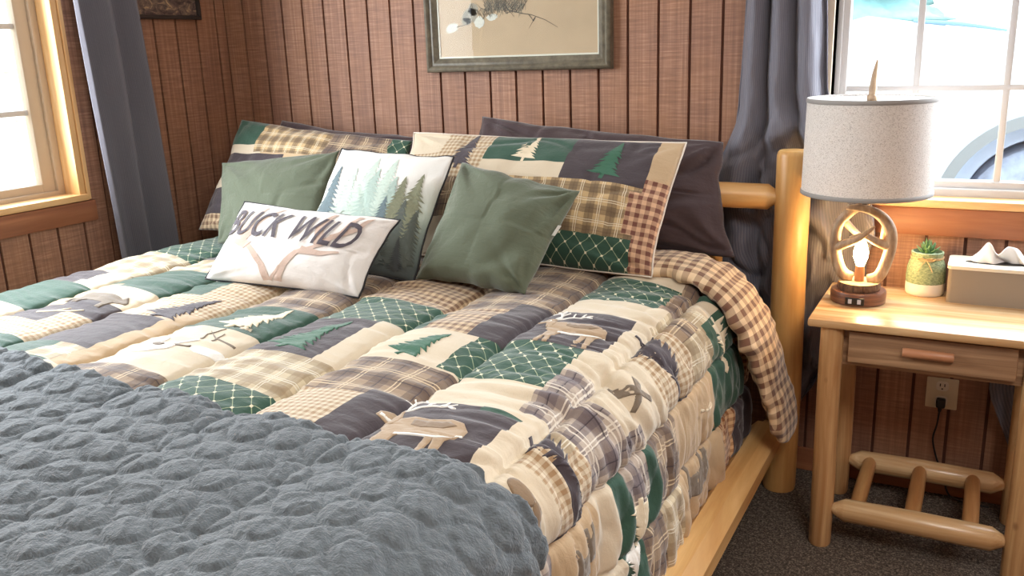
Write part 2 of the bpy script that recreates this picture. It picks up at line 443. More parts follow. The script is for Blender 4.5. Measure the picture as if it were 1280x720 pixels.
m = MB(); m.box(2.27, 3.6, -.028, .12, .872, .896, bev=.005); m.build('sill', jamb_x, w, 30)
m = MB(); m.box(2.25, 3.62, -.020, 0, .792, .871, bev=.003); m.build('apron', trimw, w, 30)

# ================================================================== BED
bed_wood = pine('bed_pine_upright', 2, (234, 192, 128), (202, 146, 80), .38, 20)
bed_wood_x = pine('bed_pine_across', 0, (230, 188, 128), (198, 144, 82), .38, 20)
bed_wood_y = pine('bed_pine_along', 1, (230, 188, 128), (198, 144, 82), .38, 20)
bed = thing('log_bed', 'peeled pine log bed frame with a tall round head post beside the nightstand', 'bed', (1.2, -1.2, 0))
def post(x, y, top, r=.049):
    m = MB(); m.tube([(x, y, 0), (x, y, .01), (x + .001, y, top * .3), (x - .001, y, top * .7), (x, y, top - .014), (x, y, top - .004), (x, y, top)], [r * .95, r, r * 1.02, r * .98, r, r * .94, r * .86], 28)
    return m.build('bed_post', bed_wood, bed, 40)
PX = 2.262
for x, y, h in ((PX, -.155, 1.04), (.255, -.155, 1.04), (PX, -2.33, .62), (.255, -2.33, .62)): post(x, y, h)
def rail(name, z, r):
    m = MB(); x0, x1 = .30, PX - .048
    m.tube([(x0 - .03, -.155, z), (x0 + .02, -.155, z), (x0 + .05, -.155, z), (1.2, -.155, z + .004), (x1 - .022, -.155, z), (x1 - .004, -.155, z), (x1 + .02, -.155, z)], [r * .5, r * .6, r, r * 1.03, r, r * .66, r * .5], 22)
    return m.build(name, bed_wood_x, bed, 40)
rail('head_rail', .905, .037); rail('lower_head_rail', .40, .037)
for k in range(8):
    x = .42 + k * .232
    if k == 7: x = 2.045
    m = MB(); m.tube([(x, -.155, .41), (x + .004, -.157, .6), (x - .002, -.155, .75), (x, -.155, .90)], [.018, .021, .02, .017], 12); m.build('spindle', bed_wood, bed, True)
for x in (2.232, .265):
    m = MB(); m.tube([(x, -.20, .205), (x, -.235, .205), (x, -.26, .205), (x, -1.2, .207), (x, -2.25, .205), (x, -2.3, .205)], [.03, .035, .052, .054, .052, .035], 8); m.build('side_rail', bed_wood_y, bed)
m = MB(); m.tube([(.27, -2.33, .2), (.32, -2.33, .2), (2.16, -2.33, .2), (2.23, -2.33, .2)], [.04, .07, .07, .04], 12); m.build('foot_rail', bed_wood_x, bed, 40)
for y in (-.5, -1.2, -1.9):
    m = MB(); m.box(.27, 2.2, y - .045, y + .045, .155, .185, bev=.003); m.build('slat', bed_wood_x, bed)

dark_tick = plain('dark_grey_ticking', (52, 48, 50), .9, .2, 60)
m = MB(); m.box(.30, 2.10, -2.24, -.215, .19, .64, bev=.05)
tag(m.build('mattress', dark_tick, None, 40, base=(1.2, -1.2, .19)), 'dark grey mattress set showing below the comforter hem above the log side rail', 'mattress')

# ------------------------------------------------------------------ comforter surface
ZT = .705
ST = np.array([.24, .51, .775, 1.045, 1.31, 1.58, 1.84, 2.105, 2.27, 2.435, 2.60])
UR, RR = 2.055, .125          # start of the right-hand rounding, its radius
UL, RL = .33, .11
YF = -2.14
def prof(u):
    u = np.asarray(u, float)
    a = np.clip((u - UR) / RR, 0, PI / 2 - .06); e = np.maximum(u - UR - RR * (PI / 2 - .06), 0)
    x = np.minimum(u, UR) + RR * np.sin(a) + e * math.cos(PI / 2 - .06); z = ZT - RR * (1 - np.cos(a)) - e * math.sin(PI / 2 - .06)
    nx = np.sin(a); nz = np.cos(a)
    b = np.clip((UL - u) / RL, 0, PI / 2); e2 = np.maximum(UL - u - RL * PI / 2, 0)
    x = np.where(u < UL, UL - RL * np.sin(b), x); z = np.where(u < UL, ZT - RL * (1 - np.cos(b)) - e2, z)
    nx = np.where(u < UL, -np.sin(b), nx); nz = np.where(u < UL, np.cos(b), nz)
    return x, z, nx, nz
def cloth(u, y, off=0.0, flat=0.0):
    """comforter surface: u across the bed (over both edges), y along it"""
    u = np.asarray(u, float); y = np.asarray(y, float)
    x, z, nx, nz = prof(u)
    q = np.clip((-1.62 - y) / .16, 0, 1); flat = np.maximum(flat, .86 * q * q * (3 - 2 * q))   # pressed down under the quilt
    k = np.clip(np.searchsorted(ST, u) - 1, 0, len(ST) - 2)
    t = np.clip((u - ST[k]) / (ST[k + 1] - ST[k]), 0, 1)
    puff = np.sin(PI * t) ** .46
    amp = np.where(u > 2.1, .016, .024) * (1 - .75 * flat)
    side = np.clip((u - 1.98) / .2, 0, 1)
    h = amp * puff * (1 + .25 * vn(u * 3, y * 5, 1))
    h = h + .006 * vn(u * 4, y * 4, 2) * (1 - flat * .5)
    near = np.exp(-np.minimum(t, 1 - t) / .22)
    # ruching: creases running across the stitch lines
    w1 = vn(u * 5 + 3, y * 34 + 1.5 * vn(u * 6, y * 6, 3), 4); w2 = vn(u * 9, y * 75 + 2 * vn(u * 9, y * 5, 6), 5)
    h = h + (1 - flat) * ((.0024 + .004 * near + .0085 * side) * w1 + (.0011 + .0016 * near + .0026 * side) * w2)
    h = h + (1 - flat) * .0016 * vn(u * 22, y * 22, 7)
    # sharp gathered creases where the edge hangs, and short ones beside every stitch line
    cr1 = np.clip(1 - np.abs(vn(u * 3.2 + 5, y * 19 + 1.2 * vn(u * 5, y * 4, 14), 15)) * 3.2, 0, 1) ** 1.6
    cr2 = np.clip(1 - np.abs(vn(u * 6.5 + 9, y * 42 + 1.6 * vn(u * 8, y * 5, 16), 17)) * 3.0, 0, 1) ** 1.6
    sd = np.clip((u - 1.86) / .22, 0, 1)
    h = h - (1 - flat) * (sd * (.012 * cr1 + .006 * cr2) + (1 - sd) * near * (.003 * cr1 + .003 * cr2))
    du = np.minimum(t, 1 - t) * (ST[k + 1] - ST[k]); h = h - (1 - flat) * .009 * np.exp(-(du / .0075) ** 2)
    h = h + off
    yy = y + np.where(u > 2.1, .006 * vn(u * 6, y * 3, 9), 0)
    fd = np.maximum(YF - y, 0); aa = np.clip(fd / .1, 0, PI / 2)
    yy = np.where(y < YF, YF - .1 * np.sin(aa) - h * np.sin(aa), yy)
    z = z - np.where(y < YF, .1 * (1 - np.cos(aa)) + np.maximum(fd - .1 * PI / 2, 0), 0)
    # hem on the drape waves in and out
    sw = np.clip((u - 2.2) / .3, 0, 1) * .010 * vn(y * 5, u, 8)
    return np.stack([x + nx * h + sw, yy, z + nz * h], -1)

def grid_faces(nu, nv):
    i = np.arange(nu * nv).reshape(nv, nu)
    return np.stack([i[:-1, :-1], i[:-1, 1:], i[1:, 1:], i[1:, :-1]], -1).reshape(-1, 4)

NAMES = list(F); FI = {k: i for i, k in enumerate(NAMES)}; DN = list(DEC); DI = {k: len(NAMES) + i for i, k in enumerate(DN)}
ALLM = [F[k] for k in NAMES] + [DEC[k] for k in DN]
c0, c1, c2, c3, c4, c5, c6, c7 = ST[0:8]
RECTS = [(-1, 3, -3, 0, 'cream'),
 (-1, c1, -.77, 0, 'lat'), (-1, c1, -1.0, -.77, 'plt'), (-1, c1, -1.14, -1.0, 'char'), (.42, c1, -1.14, -1.0, 'cream'), (-1, c1, -1.35, -1.14, 'green'), (-1, c1, -1.5, -1.35, 'cream'), (-1, c1, -1.8, -1.5, 'hound'),
 (c1, c2, -.75, 0, 'char'), (c1, c2, -.89, -.75, 'plt'), (c1, c2, -1.13, -.89, 'green'), (c1, c2, -1.25, -1.13, 'cream'), (c1, c2, -1.43, -1.25, 'char'), (c1, .60, -1.30, -1.1, 'tan'), (.68, c2, -1.5, -1.34, 'hound'), (c1, c2, -1.53, -1.43, 'hound'), (c1, c2, -1.9, -1.53, 'green'),
 (c2, c3, -.95, 0, 'plt'), (c2, c3, -1.3, -.95, 'hound'), (c2, .90, -1.1, -.95, 'green'), (c2, .88, -1.32, -1.18, 'cream'), (c2, c3, -1.52, -1.30, 'char'), (.985, c3, -1.62, -1.22, 'tan'), (c2, .985, -1.9, -1.52, 'green'), (.90, .985, -1.62, -1.52, 'plt'),
 (c3, c4, -1.10, 0, 'plb'), (c3, c4, -1.31, -1.10, 'green'), (c3, c4, -1.575, -1.31, 'cream'), (c3, c4, -1.9, -1.575, 'plb'),
 (c4, c5, -.95, 0, 'ging'), (c4, c5, -1.13, -.95, 'lat'), (c4, c5, -1.38, -1.13, 'char'), (1.515, c5, -1.38, -1.12, 'cream'), (c4, c5, -1.56, -1.38, 'plt'), (c4, c5, -1.9, -1.56, 'lat'),
 (c5, c6, -.92, 0, 'plb'), (c5, c6, -1.13, -.92, 'ging'), (c5, 1.63, -1.13, -.98, 'green'), (1.75, c6, -1.13, -.86, 'char'), (c5, 1.785, -1.32, -1.13, 'cream'), (1.785, c6, -1.31, -1.13, 'lat'), (c5, c6, -1.5, -1.32, 'plb'), (c5, c6, -1.9, -1.5, 'hound'), (1.745, c6, -1.9, -1.47, 'char'),
 (c6, 2.07, -.55, 0, 'cream'), (c6, 2.07, -.75, -.55, 'lat'), (c6, 2.09, -.89, -.75, 'cream'), (c6, 2.065, -1.12, -.89, 'char'), (c6, 2.03, -1.32, -1.12, 'lat'), (c6, 2.04, -1.475, -1.32, 'cream'), (c6, 2.065, -1.9, -1.475, 'char'), (1.985, 2.065, -1.485, -1.47, 'green'),
 (2.065, c7, -.75, 0, 'plb'), (2.09, c7, -.9, -.75, 'plt'), (2.065, c7, -1.30, -.9, 'cream'), (2.03, c7, -1.42, -1.22, 'plp'), (2.065, c7, -1.9, -1.42, 'cream'),
 (c7, 2.27, -1.9, -1.585, 'cream'), (c7, 2.27, -1.585, -1.42, 'hound'), (c7, 2.16, -1.52, -1.42, 'plt'), (2.15, 2.27, -1.54, -1.49, 'char'), (c7, 2.27, -1.42, -1.28, 'plp'), (c7, 2.27, -1.28, -1.07, 'cream'), (c7, 2.27, -1.07, -.84, 'hound'), (c7, 2.27, -.84, -.64, 'plt'), (c7, 2.16, -.84, -.70, 'plb'), (2.16, 2.27, -.68, -.55, 'green'), (c7, 2.27, -.55, 0, 'green'),
 (2.27, 2.435, -1.9, -1.6, 'plp'), (2.27, 2.435, -1.6, -1.35, 'tan'), (2.27, 2.435, -1.42, -1.35, 'cream'), (2.27, 2.435, -1.35, -1.16, 'green'), (2.22, 2.36, -1.30, -1.2, 'plp'), (2.27, 2.435, -1.16, -1.0, 'plb'), (2.27, 2.435, -1.0, -.70, 'tan'), (2.27, 2.435, -.70, -.46, 'green'), (2.27, 2.435, -.46, 0, 'orng'),
 (2.435, 2.6, -1.9, -1.33, 'cream'), (2.435, 2.6, -1.33, -1.235, 'green'), (2.435, 2.6, -1.235, -.985, 'plt'), (2.435, 2.6, -1.235, -1.12, 'plb'), (2.435, 2.6, -.985, -.66, 'tan'), (2.435, 2.6, -.66, -.52, 'orng'), (2.435, 2.6, -.52, 0, 'char'),
]
# narrow charcoal strips painting fold shade into the drape's seams
for a, b in ((-1.585, -1.42), (-.98, -.86)): RECTS.append((2.260, 2.275, a, b, 'char'))
STEP = .0055
us = np.concatenate([np.arange(.10, 2.605, STEP)]); ys = np.arange(-.345, -2.42, -.006)
U, Y = np.meshgrid(us, ys)
V = cloth(U, Y).reshape(-1, 3)
fc = grid_faces(len(us), len(ys))[:, ::-1]
UM = ((U[:-1, :-1] + U[1:, 1:]) / 2).ravel(); YM = ((Y[:-1, :-1] + Y[1:, 1:]) / 2).ravel()
mi = np.zeros(len(fc), int)
for a, b, y0, y1, k in RECTS: mi[(UM >= a) & (UM < b) & (YM >= y0) & (YM < y1)] = FI[k]
verts = [tuple(v) for v in V]; faces = [tuple(int(i) for i in f) for f in fc]; mil = list(mi); uvl = list(zip(U.ravel(), Y.ravel()))
MOT = [(deer(), 1.955, -1.02, .18, .05, 1.15), (deer(), 1.925, -1.595, .205, .05, 1.2), (bear(), .66, -1.235, .16, .0), (antl(), .66, -1.35, .12, .3), (duck(), 1.185, -1.455, .24, .1),
 ([('cream', conifer(5, .36, 1))], 1.21, -1.205, .19, -.25), ([('green', conifer(6, .34, 2))], 1.425, -1.255, .21, -.25), ([('green', conifer(4, .36, 3))], 1.70, -1.225, .15, -.35), ([('char', conifer(6, .34, 4))], .955, -1.2, .2, -.2),
 (paw(), 2.165, -1.645, .085, .9), (branch(), 1.22, -1.38, .14, 1.2),
 ([('char', conifer(5, .4, 5))], 2.17, -.965, .17, PI / 2 + PI), ([('char', conifer(5, .4, 6))], 2.165, -1.50, .14, PI / 2 + PI), ([('cream', conifer(5, .4, 7))], 2.40, -1.265, .12, -PI / 2), ([('white', conifer(4, .4, 8))], 2.48, -1.285, .1, -PI / 2), ([('cream', conifer(5, .4, 9))], 2.24, -.60, .15, -PI / 2),
 (bear(), 2.49, -.86, .16, -1.6), ([('grey', ribbon([(-.4, -.3), (0, 0), (.35, .3)], .25, .1)), ('grey', ribbon([(-.1, .35), (0, 0), (.2, -.35)], .2, .08))], 2.165, -1.17, .10, .2), (antl(), 2.48, -1.46, .12, .8), (branch(), 2.50, -1.50, .1, 0), (antl(), 2.34, -.78, .08, 1.2), (bear(), 2.34, -1.5, .12, -1.5)]
def add_decals(items, surf, step, off=.0016):
    for q, (key, poly) in enumerate(items):
        v, f = fine_poly(poly, step)
        if len(v) == 0: continue
        n = len(verts); P = surf(v[:, 0], v[:, 1], off + .0002 * (q % 9))
        verts.extend(tuple(p) for p in P); faces.extend(tuple(i + n for i in t) for t in f); mil.extend([DI[key]] * len(f)); uvl.extend((a, b) for a, b in v)
for mot, x, y, s, r, *ay in MOT: add_decals(place(mot, x, y, s, r, *ay), lambda a, b, o: cloth(a, b, o), .011)
comf = tag(link('comforter', mesh('comforter', verts, faces, ALLM, mil, uvl), None, True, base=(1.2, -1.2, .7)),
    'patchwork lodge comforter with deer, tree and plaid squares covering the whole bed', 'comforter')
sol = comf.modifiers.new('Solidify', 'SOLIDIFY'); sol.thickness = .012; sol.offset = -1

# turned-back head end of the comforter, checked reverse outward: a puffy roll down the side of the bed
HP = np.array([(1.55, -.40, .725), (1.80, -.40, .735), (1.98, -.41, .745), (2.10, -.43, .735), (2.19, -.44, .675), (2.245, -.43, .57), (2.275, -.41, .46), (2.30, -.385, .36), (2.315, -.375, .285), (2.32, -.372, .262)])
HW = np.array([.10, .105, .112, .12, .128, .128, .122, .108, .085, .025]); HT = np.array([.024, .028, .029, .029, .029, .030, .029, .026, .020, .008])
nt, ns = 150, 44
tt = np.linspace(0, len(HP) - 1, nt)
def cr(A, t):
    i = np.clip(t.astype(int), 0, len(A) - 2); f = t - i
    if A.ndim == 2: f = f[:, None]
    p0 = A[np.maximum(i - 1, 0)]; p1 = A[i]; p2 = A[i + 1]; p3 = A[np.minimum(i + 2, len(A) - 1)]
    return .5 * (2 * p1 + (p2 - p0) * f + (2 * p0 - 5 * p1 + 4 * p2 - p3) * f ** 2 + (3 * p1 - p0 - 3 * p2 + p3) * f ** 3)
Pc = cr(HP, tt); Wc = np.maximum(cr(HW, tt), .004); Tc = np.maximum(cr(HT, tt), .003)
dP = np.gradient(Pc, axis=0); dP /= np.linalg.norm(dP, axis=1)[:, None]
nrm = np.stack([-dP[:, 2], np.zeros(nt), dP[:, 0]], -1); nrm /= np.linalg.norm(nrm, axis=1)[:, None]
arc = np.concatenate([[0], np.cumsum(np.linalg.norm(np.diff(Pc, axis=0), axis=1))])
th = np.linspace(0, 2 * PI, ns, endpoint=False)
cs = np.sign(np.cos(th)) * np.abs(np.cos(th)) ** .8; sn = np.sign(np.sin(th)) * np.abs(np.sin(th)) ** .9
TH, AR = np.meshgrid(th, arc)
bumpy = 1 + .14 * vn(AR * 9, np.cos(TH) * 2 + 3, 12) + .16 * vn(AR * 26, np.cos(TH) * 2.5, 13) + .07 * vn(AR * 55, np.cos(TH) * 4, 18)
VV = Pc[:, None, :] + np.array([0, 1, 0])[None, None, :] * (cs[None, :] * Wc[:, None] * bumpy)[..., None] + nrm[:, None, :] * (sn[None, :] * Tc[:, None] * bumpy)[..., None]
fs = []
for i in range(nt - 1):
    for k in range(ns): k2 = (k + 1) % ns; fs.append((i * ns + k, (i + 1) * ns + k, (i + 1) * ns + k2, i * ns + k2))
fs.append(tuple(range(ns))); fs.append(tuple((nt - 1) * ns + k for k in range(ns - 1, -1, -1)))
uvh = np.stack([AR, (cs * 1.0)[None, :] * Wc[:, None]], -1).reshape(-1, 2)
rev = gingham('brown_cream_check_reverse', (236, 206, 166), (124, 86, 66), .034)
hem = link('turned_back_hem', mesh('turned_back_hem', VV.reshape(-1, 3), fs, rev, None, uvh), comf)
hem.location = -Vector(comf.location); hem['label'] = 'brown and cream checked reverse folded over at the head corner'

# ------------------------------------------------------------------ grey quilt at the foot
t = NT('slate_grey_quilt_cotton'); uv = t.uv()
col = t.ramp(t.noise(t.mapping(uv, (60, 60, 1)), 1, 3, .6), [(.3, lin((76, 83, 88))), (.7, lin((100, 108, 113)))])
h = t.math('ADD', t.noise(t.mapping(uv, (330, 330, 1)), 1, 1, .5), t.math('MULTIPLY', t.noise(t.mapping(uv, (110, 110, 1)), 1, 1, .5), 1.4))
t.bump(h, .55, .004); quilt_m = t.fin(col, .85, Sheen_Weight=.25)
def quilt(a, b):
    LX, LY = .082, .079
    edge = -1.635 - .03 * np.clip((a - .8) / 1.0, 0, 1) + .010 * vn(a * 7, a * 0, 21)
    y = edge + b
    gx = (a - 1.916) / LX; gy = (y + 1.803) / LY + .0
    wx = gx + .10 * vn(a * 9, y * 9, 22); wy = gy + .10 * vn(a * 9, y * 9, 23)
    fx = wx - np.round(wx); fy = wy - np.round(wy)
    r2 = (fx / .45) ** 2 + (fy / .45) ** 2
    pf = np.sqrt(np.clip(1 - r2, 0, 1))
    ring = np.exp(-((np.sqrt(r2) - 1.0) / .09) ** 2)
    crk = vn(a * 70 + 2 * vn(a * 20, y * 20, 24), y * 70, 25); crk2 = vn(a * 34, y * 30 + 2 * vn(a * 12, y * 9, 27), 26)
    rid = 1 - np.abs(vn(a * 44 + 16 * y + 1.2 * vn(a * 14, y * 14, 24), y * 16 - 6 * a + 1.0 * vn(a * 11, y * 16, 29), 30)) * 2
    h = .012 + .0046 * pf * (1 + .5 * vn(np.round(wx) * 3.3, np.round(wy) * 5.1, 28)) - .0034 * ring + .0016 * crk * (1 - .75 * pf) + .0016 * crk2 + .0042 * np.clip(rid, -.1, 1) ** 2 * np.sign(rid) * (.25 + .75 * pf)
    lift = np.exp(-np.maximum(-b, 0) / .015)
    h = h + .004 * (1 - lift)
    return cloth(a, y, h - .003 * lift, 0)
us = np.arange(.10, 2.305, .004); bs = -np.arange(0, .80, .004)
U, B = np.meshgrid(us, bs)
V = quilt(U, B).reshape(-1, 3)
q = tag(link('grey_quilt', mesh('grey_quilt', V, grid_faces(len(us), len(bs))[:, ::-1], quilt_m, None, np.stack([U, B], -1).reshape(-1, 2)), None, True, base=(1.2, -2.0, .73)),
    'slate grey throw quilt with stitched round puffs spread over the foot of the bed', 'quilt')
sol = q.modifiers.new('Solidify', 'SOLIDIFY'); sol.thickness = .006; sol.offset = -1

# ------------------------------------------------------------------ pillows
def pillow(name, quad, T, label, cat, group, mats, mfun=None, decals=(), pinch=.07, wr=.004, seed=1, n=72, wscale=7, pw=.55, piping=None, sag=0.0, back=None):
    BL, BR, TR, TL = [np.array(p, float) for p in quad]
    W = np.linalg.norm(BR - BL + TR - TL) / 2; H = np.linalg.norm(TL - BL + TR - BR) / 2
    nm = np.cross(BR - BL + TR - TL, TL - BL + TR - BR); nm /= np.linalg.norm(nm)   # towards the viewer
    def mid(s, t):
        a = s * (1 - pinch * (1 - t * t) * s * s) + .018 * s * np.abs(s) * vn(t * 3.5, s, seed + 61); b = t * (1 - pinch * (1 - s * s) * t * t) + .022 * t * np.abs(t) * vn(s * 4.5, t, seed + 62)
        p = (BL[None] * ((1 - a) * (1 - b))[..., None].reshape(-1, 1) + BR[None] * ((1 + a) * (1 - b)).reshape(-1, 1) + TR[None] * ((1 + a) * (1 + b)).reshape(-1, 1) + TL[None] * ((1 - a) * (1 + b)).reshape(-1, 1)) / 4
        return p
    def th(s, t, side):
        e = (np.clip(1 - np.abs(s) ** 2.2, 0, 1) * np.clip(1 - np.abs(t) ** 2.2, 0, 1)) ** pw
        e = e * (1 - sag * np.clip(t, 0, 1) ** 1.5)
        x, y = s * W / 2, t * H / 2
        env = np.clip((1 - np.abs(s)) * 9, 0, 1) * np.clip((1 - np.abs(t)) * 9, 0, 1)
        r = np.sqrt((np.abs(s) - 1) ** 2 + (np.abs(t) - 1) ** 2)
        ang = np.arctan2(1 - np.abs(t), 1 - np.abs(s))
        fold = vn(ang * 5 + 7 * np.sign(s) + 13 * np.sign(t), r * 1.2, seed + 40) * np.exp(-r * 1.3)
        wv = vn(x * wscale + 2 * vn(x * 5, y * 5, seed + 3), y * wscale * 1.6, seed) + .5 * vn(x * wscale * 3, y * wscale * 2.4, seed + 1)
        rg = np.clip(1 - np.abs(vn(x * 5 + y * 3 + 1.5 * vn(x * 4, y * 4, seed + 8), y * 7 - x * 2.5, seed + 9)) * 3.5, 0, 1) ** 1.5
        wv = wv - 1.1 * rg
        ed = vn(x * 26 * (np.abs(t) > np.abs(s)) + y * 26 * (np.abs(t) <= np.abs(s)), side, seed + 5) * np.exp(-np.minimum(1 - np.abs(s), 1 - np.abs(t)) * 9)
        return T / 2 * e + env * (wr * wv + wr * 1.8 * fold) + .6 * wr * ed * env
    def front(s, t, off=0.0):
        s = np.asarray(s, float); t = np.asarray(t, float)
        return mid(s.ravel(), t.ravel()) + nm[None] * (th(s, t, 1).ravel() + off)[:, None]
    g = np.linspace(-1, 1, n + 1); S, Tt = np.meshgrid(g, g)
    V1 = front(S, Tt); V2 = mid(S.ravel(), Tt.ravel()) - nm[None] * th(S, Tt, 2).ravel()[:, None]
    fcs = grid_faces(n + 1, n + 1); NV = len(V1)
    Sm = ((S[:-1, :-1] + S[1:, 1:]) / 2).ravel(); Tm = ((Tt[:-1, :-1] + Tt[1:, 1:]) / 2).ravel()
    m1 = np.zeros(len(fcs), int) if mfun is None else mfun(Sm, Tm)
    m2 = m1 if back is None else np.full(len(fcs), back)
    vs = [tuple(p) for p in V1] + [tuple(p) for p in V2]; fl = [tuple(int(i) for i in f) for f in fcs] + [tuple(int(i) + NV for i in f[::-1]) for f in fcs]
    ml = list(m1) + list(m2); uv = list(zip((S * W / 2).ravel(), (Tt * H / 2).ravel())) * 2
    asp = W / H
    for k, (mid_, poly) in enumerate(decals):
        v, f = fine_poly(poly, .06)
        if not len(v): continue
        b0 = len(vs); P = front(v[:, 0], v[:, 1], .0010 + .0002 * (k % 17))
        vs.extend(tuple(p) for p in P); fl.extend(tuple(i + b0 for i in q_) for q_ in f); ml.extend([mid_] * len(f)); uv.extend((a * W / 2, b * H / 2) for a, b in v)
    me = mesh(name, vs, fl, mats, ml, uv)
    bm = bmesh.new(); bm.from_mesh(me); bmesh.ops.remove_doubles(bm, verts=bm.verts, dist=.00008); bm.to_mesh(me); bm.free()
    base = (BL + BR) / 2
    o = tag(link(name, me, None, True, base=tuple(base)), label, cat, group)
    if piping:
        ring = [(a, -1.) for a in np.linspace(-1, 1, 40)] + [(1., b) for b in np.linspace(-1, 1, 30)[1:]] + [(a, 1.) for a in np.linspace(1, -1, 40)[1:]] + [(-1., b) for b in np.linspace(1, -1, 30)[1:]]
        ring = np.array(ring); P = mid(ring[:, 0], ring[:, 1])
        mb = MB(); mb.tube([tuple(p) for p in P], .0028, 6); pp = mb.build('piping', piping, o, True); pp.location = -Vector(base)
        pp['label'] = 'thin corded piping along the edge'
    o['_q'] = 0; del o['_q']
    return o, front, mid, nm

brownblack = fplain('dark_brown_pillowcase', (74, 58, 60))
g_bp = 'dark bed pillows at the back'
pillow('bed_pillow', [(.20, -.235, .755), (1.07, -.245, .755), (.99, -.115, 1.055), (.33, -.095, 1.105)], .11, 'dark brown pillow mostly hidden behind the left patchwork sham', 'pillow', g_bp, brownblack, seed=2, wr=.006)
pillow('bed_pillow', [(1.20, -.285, .75), (2.135, -.275, .745), (2.055, -.150, 1.060), (1.235, -.130, 1.125)], .13, 'dark brown pillow behind the right patchwork sham, next to the log headboard', 'pillow', g_bp, brownblack, seed=5, wr=.014, wscale=5, pinch=.05)

SM = ALLM
def rect_fun(rects):
    def fn(S, T):
        r = np.full(len(S), FI[rects[0][4]])
        for a, b, c, d, k in rects: r[(S >= a) & (S < b) & (T >= c) & (T < d)] = FI[k]
        return r
    return fn
g_sh = 'patchwork pillow shams'
shR = [(-2, 2, -2, 2, 'cream'), (-2, -.9, -2, 2, 'cream'), (-.9, -.28, .1, 2, 'hound'), (-.9, -.66, .55, 2, 'cream'), (-.28, .31, .42, .97, 'green'), (-.28, .31, .28, .42, 'cream'), (.31, .86, .17, .97, 'char'), (-.1, 2, -.56, .17, 'plk'), (.08, .95, -2, -.56, 'lat'), (-.2, .08, -2, -.5, 'plb'), (-.9, -.1, -.5, .1, 'plb'), (.86, 2, .3, 2, 'tan'), (.86, 2, -2, .3, 'gdk'), (.78, .86, -.5, .1, 'gdk')]
def dec_pillow(motif, cx, cy, size, rot, W, H):
    return [(DI[k], [(cx + (px) * 2 / W, cy + py * 2 / H) for px, py in poly]) for k, poly in place(motif, 0, 0, size, rot)]
dR = dec_pillow([('cream', conifer(5, .36, 11))], .02, .72, .125, -.12, .92, .42) + dec_pillow([('green', conifer(6, .36, 12))], .6, .58, .155, -.1, .92, .42) + dec_pillow([('char', conifer(6, .36, 13))], -.45, .62, .16, -.1, .92, .42)
pillow('pillow_sham', [(1.06, -.505, .735), (1.972, -.535, .735), (1.985, -.270, 1.070), (1.050, -.262, 1.082)], .17, 'patchwork sham with cream and green tree blocks on the right half of the bed', 'pillow', g_sh, SM, rect_fun(shR), dR, seed=7, wr=.007, pinch=.035, sag=.3, n=84, piping=plain('white_edge_cord', (226, 214, 200), .7))
shL = [(-2, 2, -2, 2, 'tan'), (-2, -.62, .5, 2, 'green'), (-2, -.5, .32, .5, 'cream'), (-.62, .2, .35, 2, 'plk'), (.2, .8, .35, 2, 'plb'), (.8, 2, .4, 2, 'lat'), (-2, -.2, -.1, .32, 'char'), (-2, -.4, -.3, -.1, 'cream'), (-2, -.4, -.75, -.3, 'char'), (-2, -.3, -2, -.75, 'ging')]
pillow('pillow_sham', [(.185, -.440, .735), (1.115, -.455, .735), (1.015, -.220, 1.050), (.212, -.185, 1.115)], .15, 'patchwork sham leaning in the far left corner behind the faded green cushion', 'pillow', g_sh, SM, rect_fun(shL), (), seed=9, wr=.007, pinch=.04, sag=.25)

sage = fplain('sage_green_canvas', (96, 104, 84), .45)
g_gr = 'sage green throw cushions'
pillow('green_cushion', [(.445, -.60, .735), (.89, -.615, .735), (.842, -.395, 1.035), (.330, -.425, .985)], .12, 'sage green square cushion at the left, behind the lettered lumbar pillow', 'cushion', g_gr, sage, seed=12, wr=.006, pinch=.05)
o, fr_, md_, nm_ = pillow('green_cushion', [(1.375, -.775, .735), (1.722, -.79, .728), (1.792, -.585, .972), (1.408, -.550, 1.030)], .15, 'sage green square cushion at the right end of the row, with a white tag', 'cushion', g_gr, sage, seed=15, wr=.0085, pinch=.05, wscale=6)
pt = md_(np.array([1., 1., 1.06, 1.06]), np.array([.1, .3, .3, .1])); m = MB()
m.add([tuple(p + nm_ * .004) for p in pt] + [tuple(p + nm_ * .0025) for p in pt], [(0, 3, 2, 1), (4, 5, 6, 7), (0, 1, 5, 4), (1, 2, 6, 5), (2, 3, 7, 6), (3, 0, 4, 7)])
tg = m.build('care_tag', fplain('tag_white', (238, 236, 230)), o); tg.location = -Vector(o.location)

# forest print cushion
def fir(sd, w=.30, L=15):
    rr = random.Random(sd); Lf = [(0, .5)]; Rt = []
    for i in range(1, L + 1):
        z = .5 - i / L * .94; half = w * (i / L) ** .8
        Lf += [(-half * rr.uniform(.75, 1.15), z - .015), (-half * rr.uniform(.25, .45), z + .004)]
        Rt += [(half * rr.uniform(.75, 1.15), z - .015), (half * rr.uniform(.25, .45), z + .004)]
    return Lf + [(-.02, -.5), (.02, -.5)] + Rt[::-1]
def forest_base():
    t = NT('misty_forest_print'); u = t.sep(t.uv())
    f = t.math('ADD', t.math('MULTIPLY', u[1], 2.1), .5)
    f = t.math('ADD', f, t.math('MULTIPLY', t.noise(t.mapping(t.uv(), (9, 9, 1)), 1, 3), .18))
    f = t.math('SUBTRACT', f, t.math('MULTIPLY', u[0], .35))
    col = t.ramp(f, [(.10, lin((70, 76, 74))), (.32, lin((120, 132, 126))), (.52, lin((196, 208, 196))), (.75, lin((238, 236, 230)))])
    return fab_finish(t, col, wr=.2)
FM = [forest_base(), fplain('forest_mint', (196, 212, 200)), fplain('forest_mist', (172, 192, 182)), fplain('forest_blue', (104, 122, 128)), fplain('forest_olive', (128, 130, 104)), fplain('forest_dark', (84, 90, 82)), fplain('forest_back', (60, 62, 60))]
fd = []
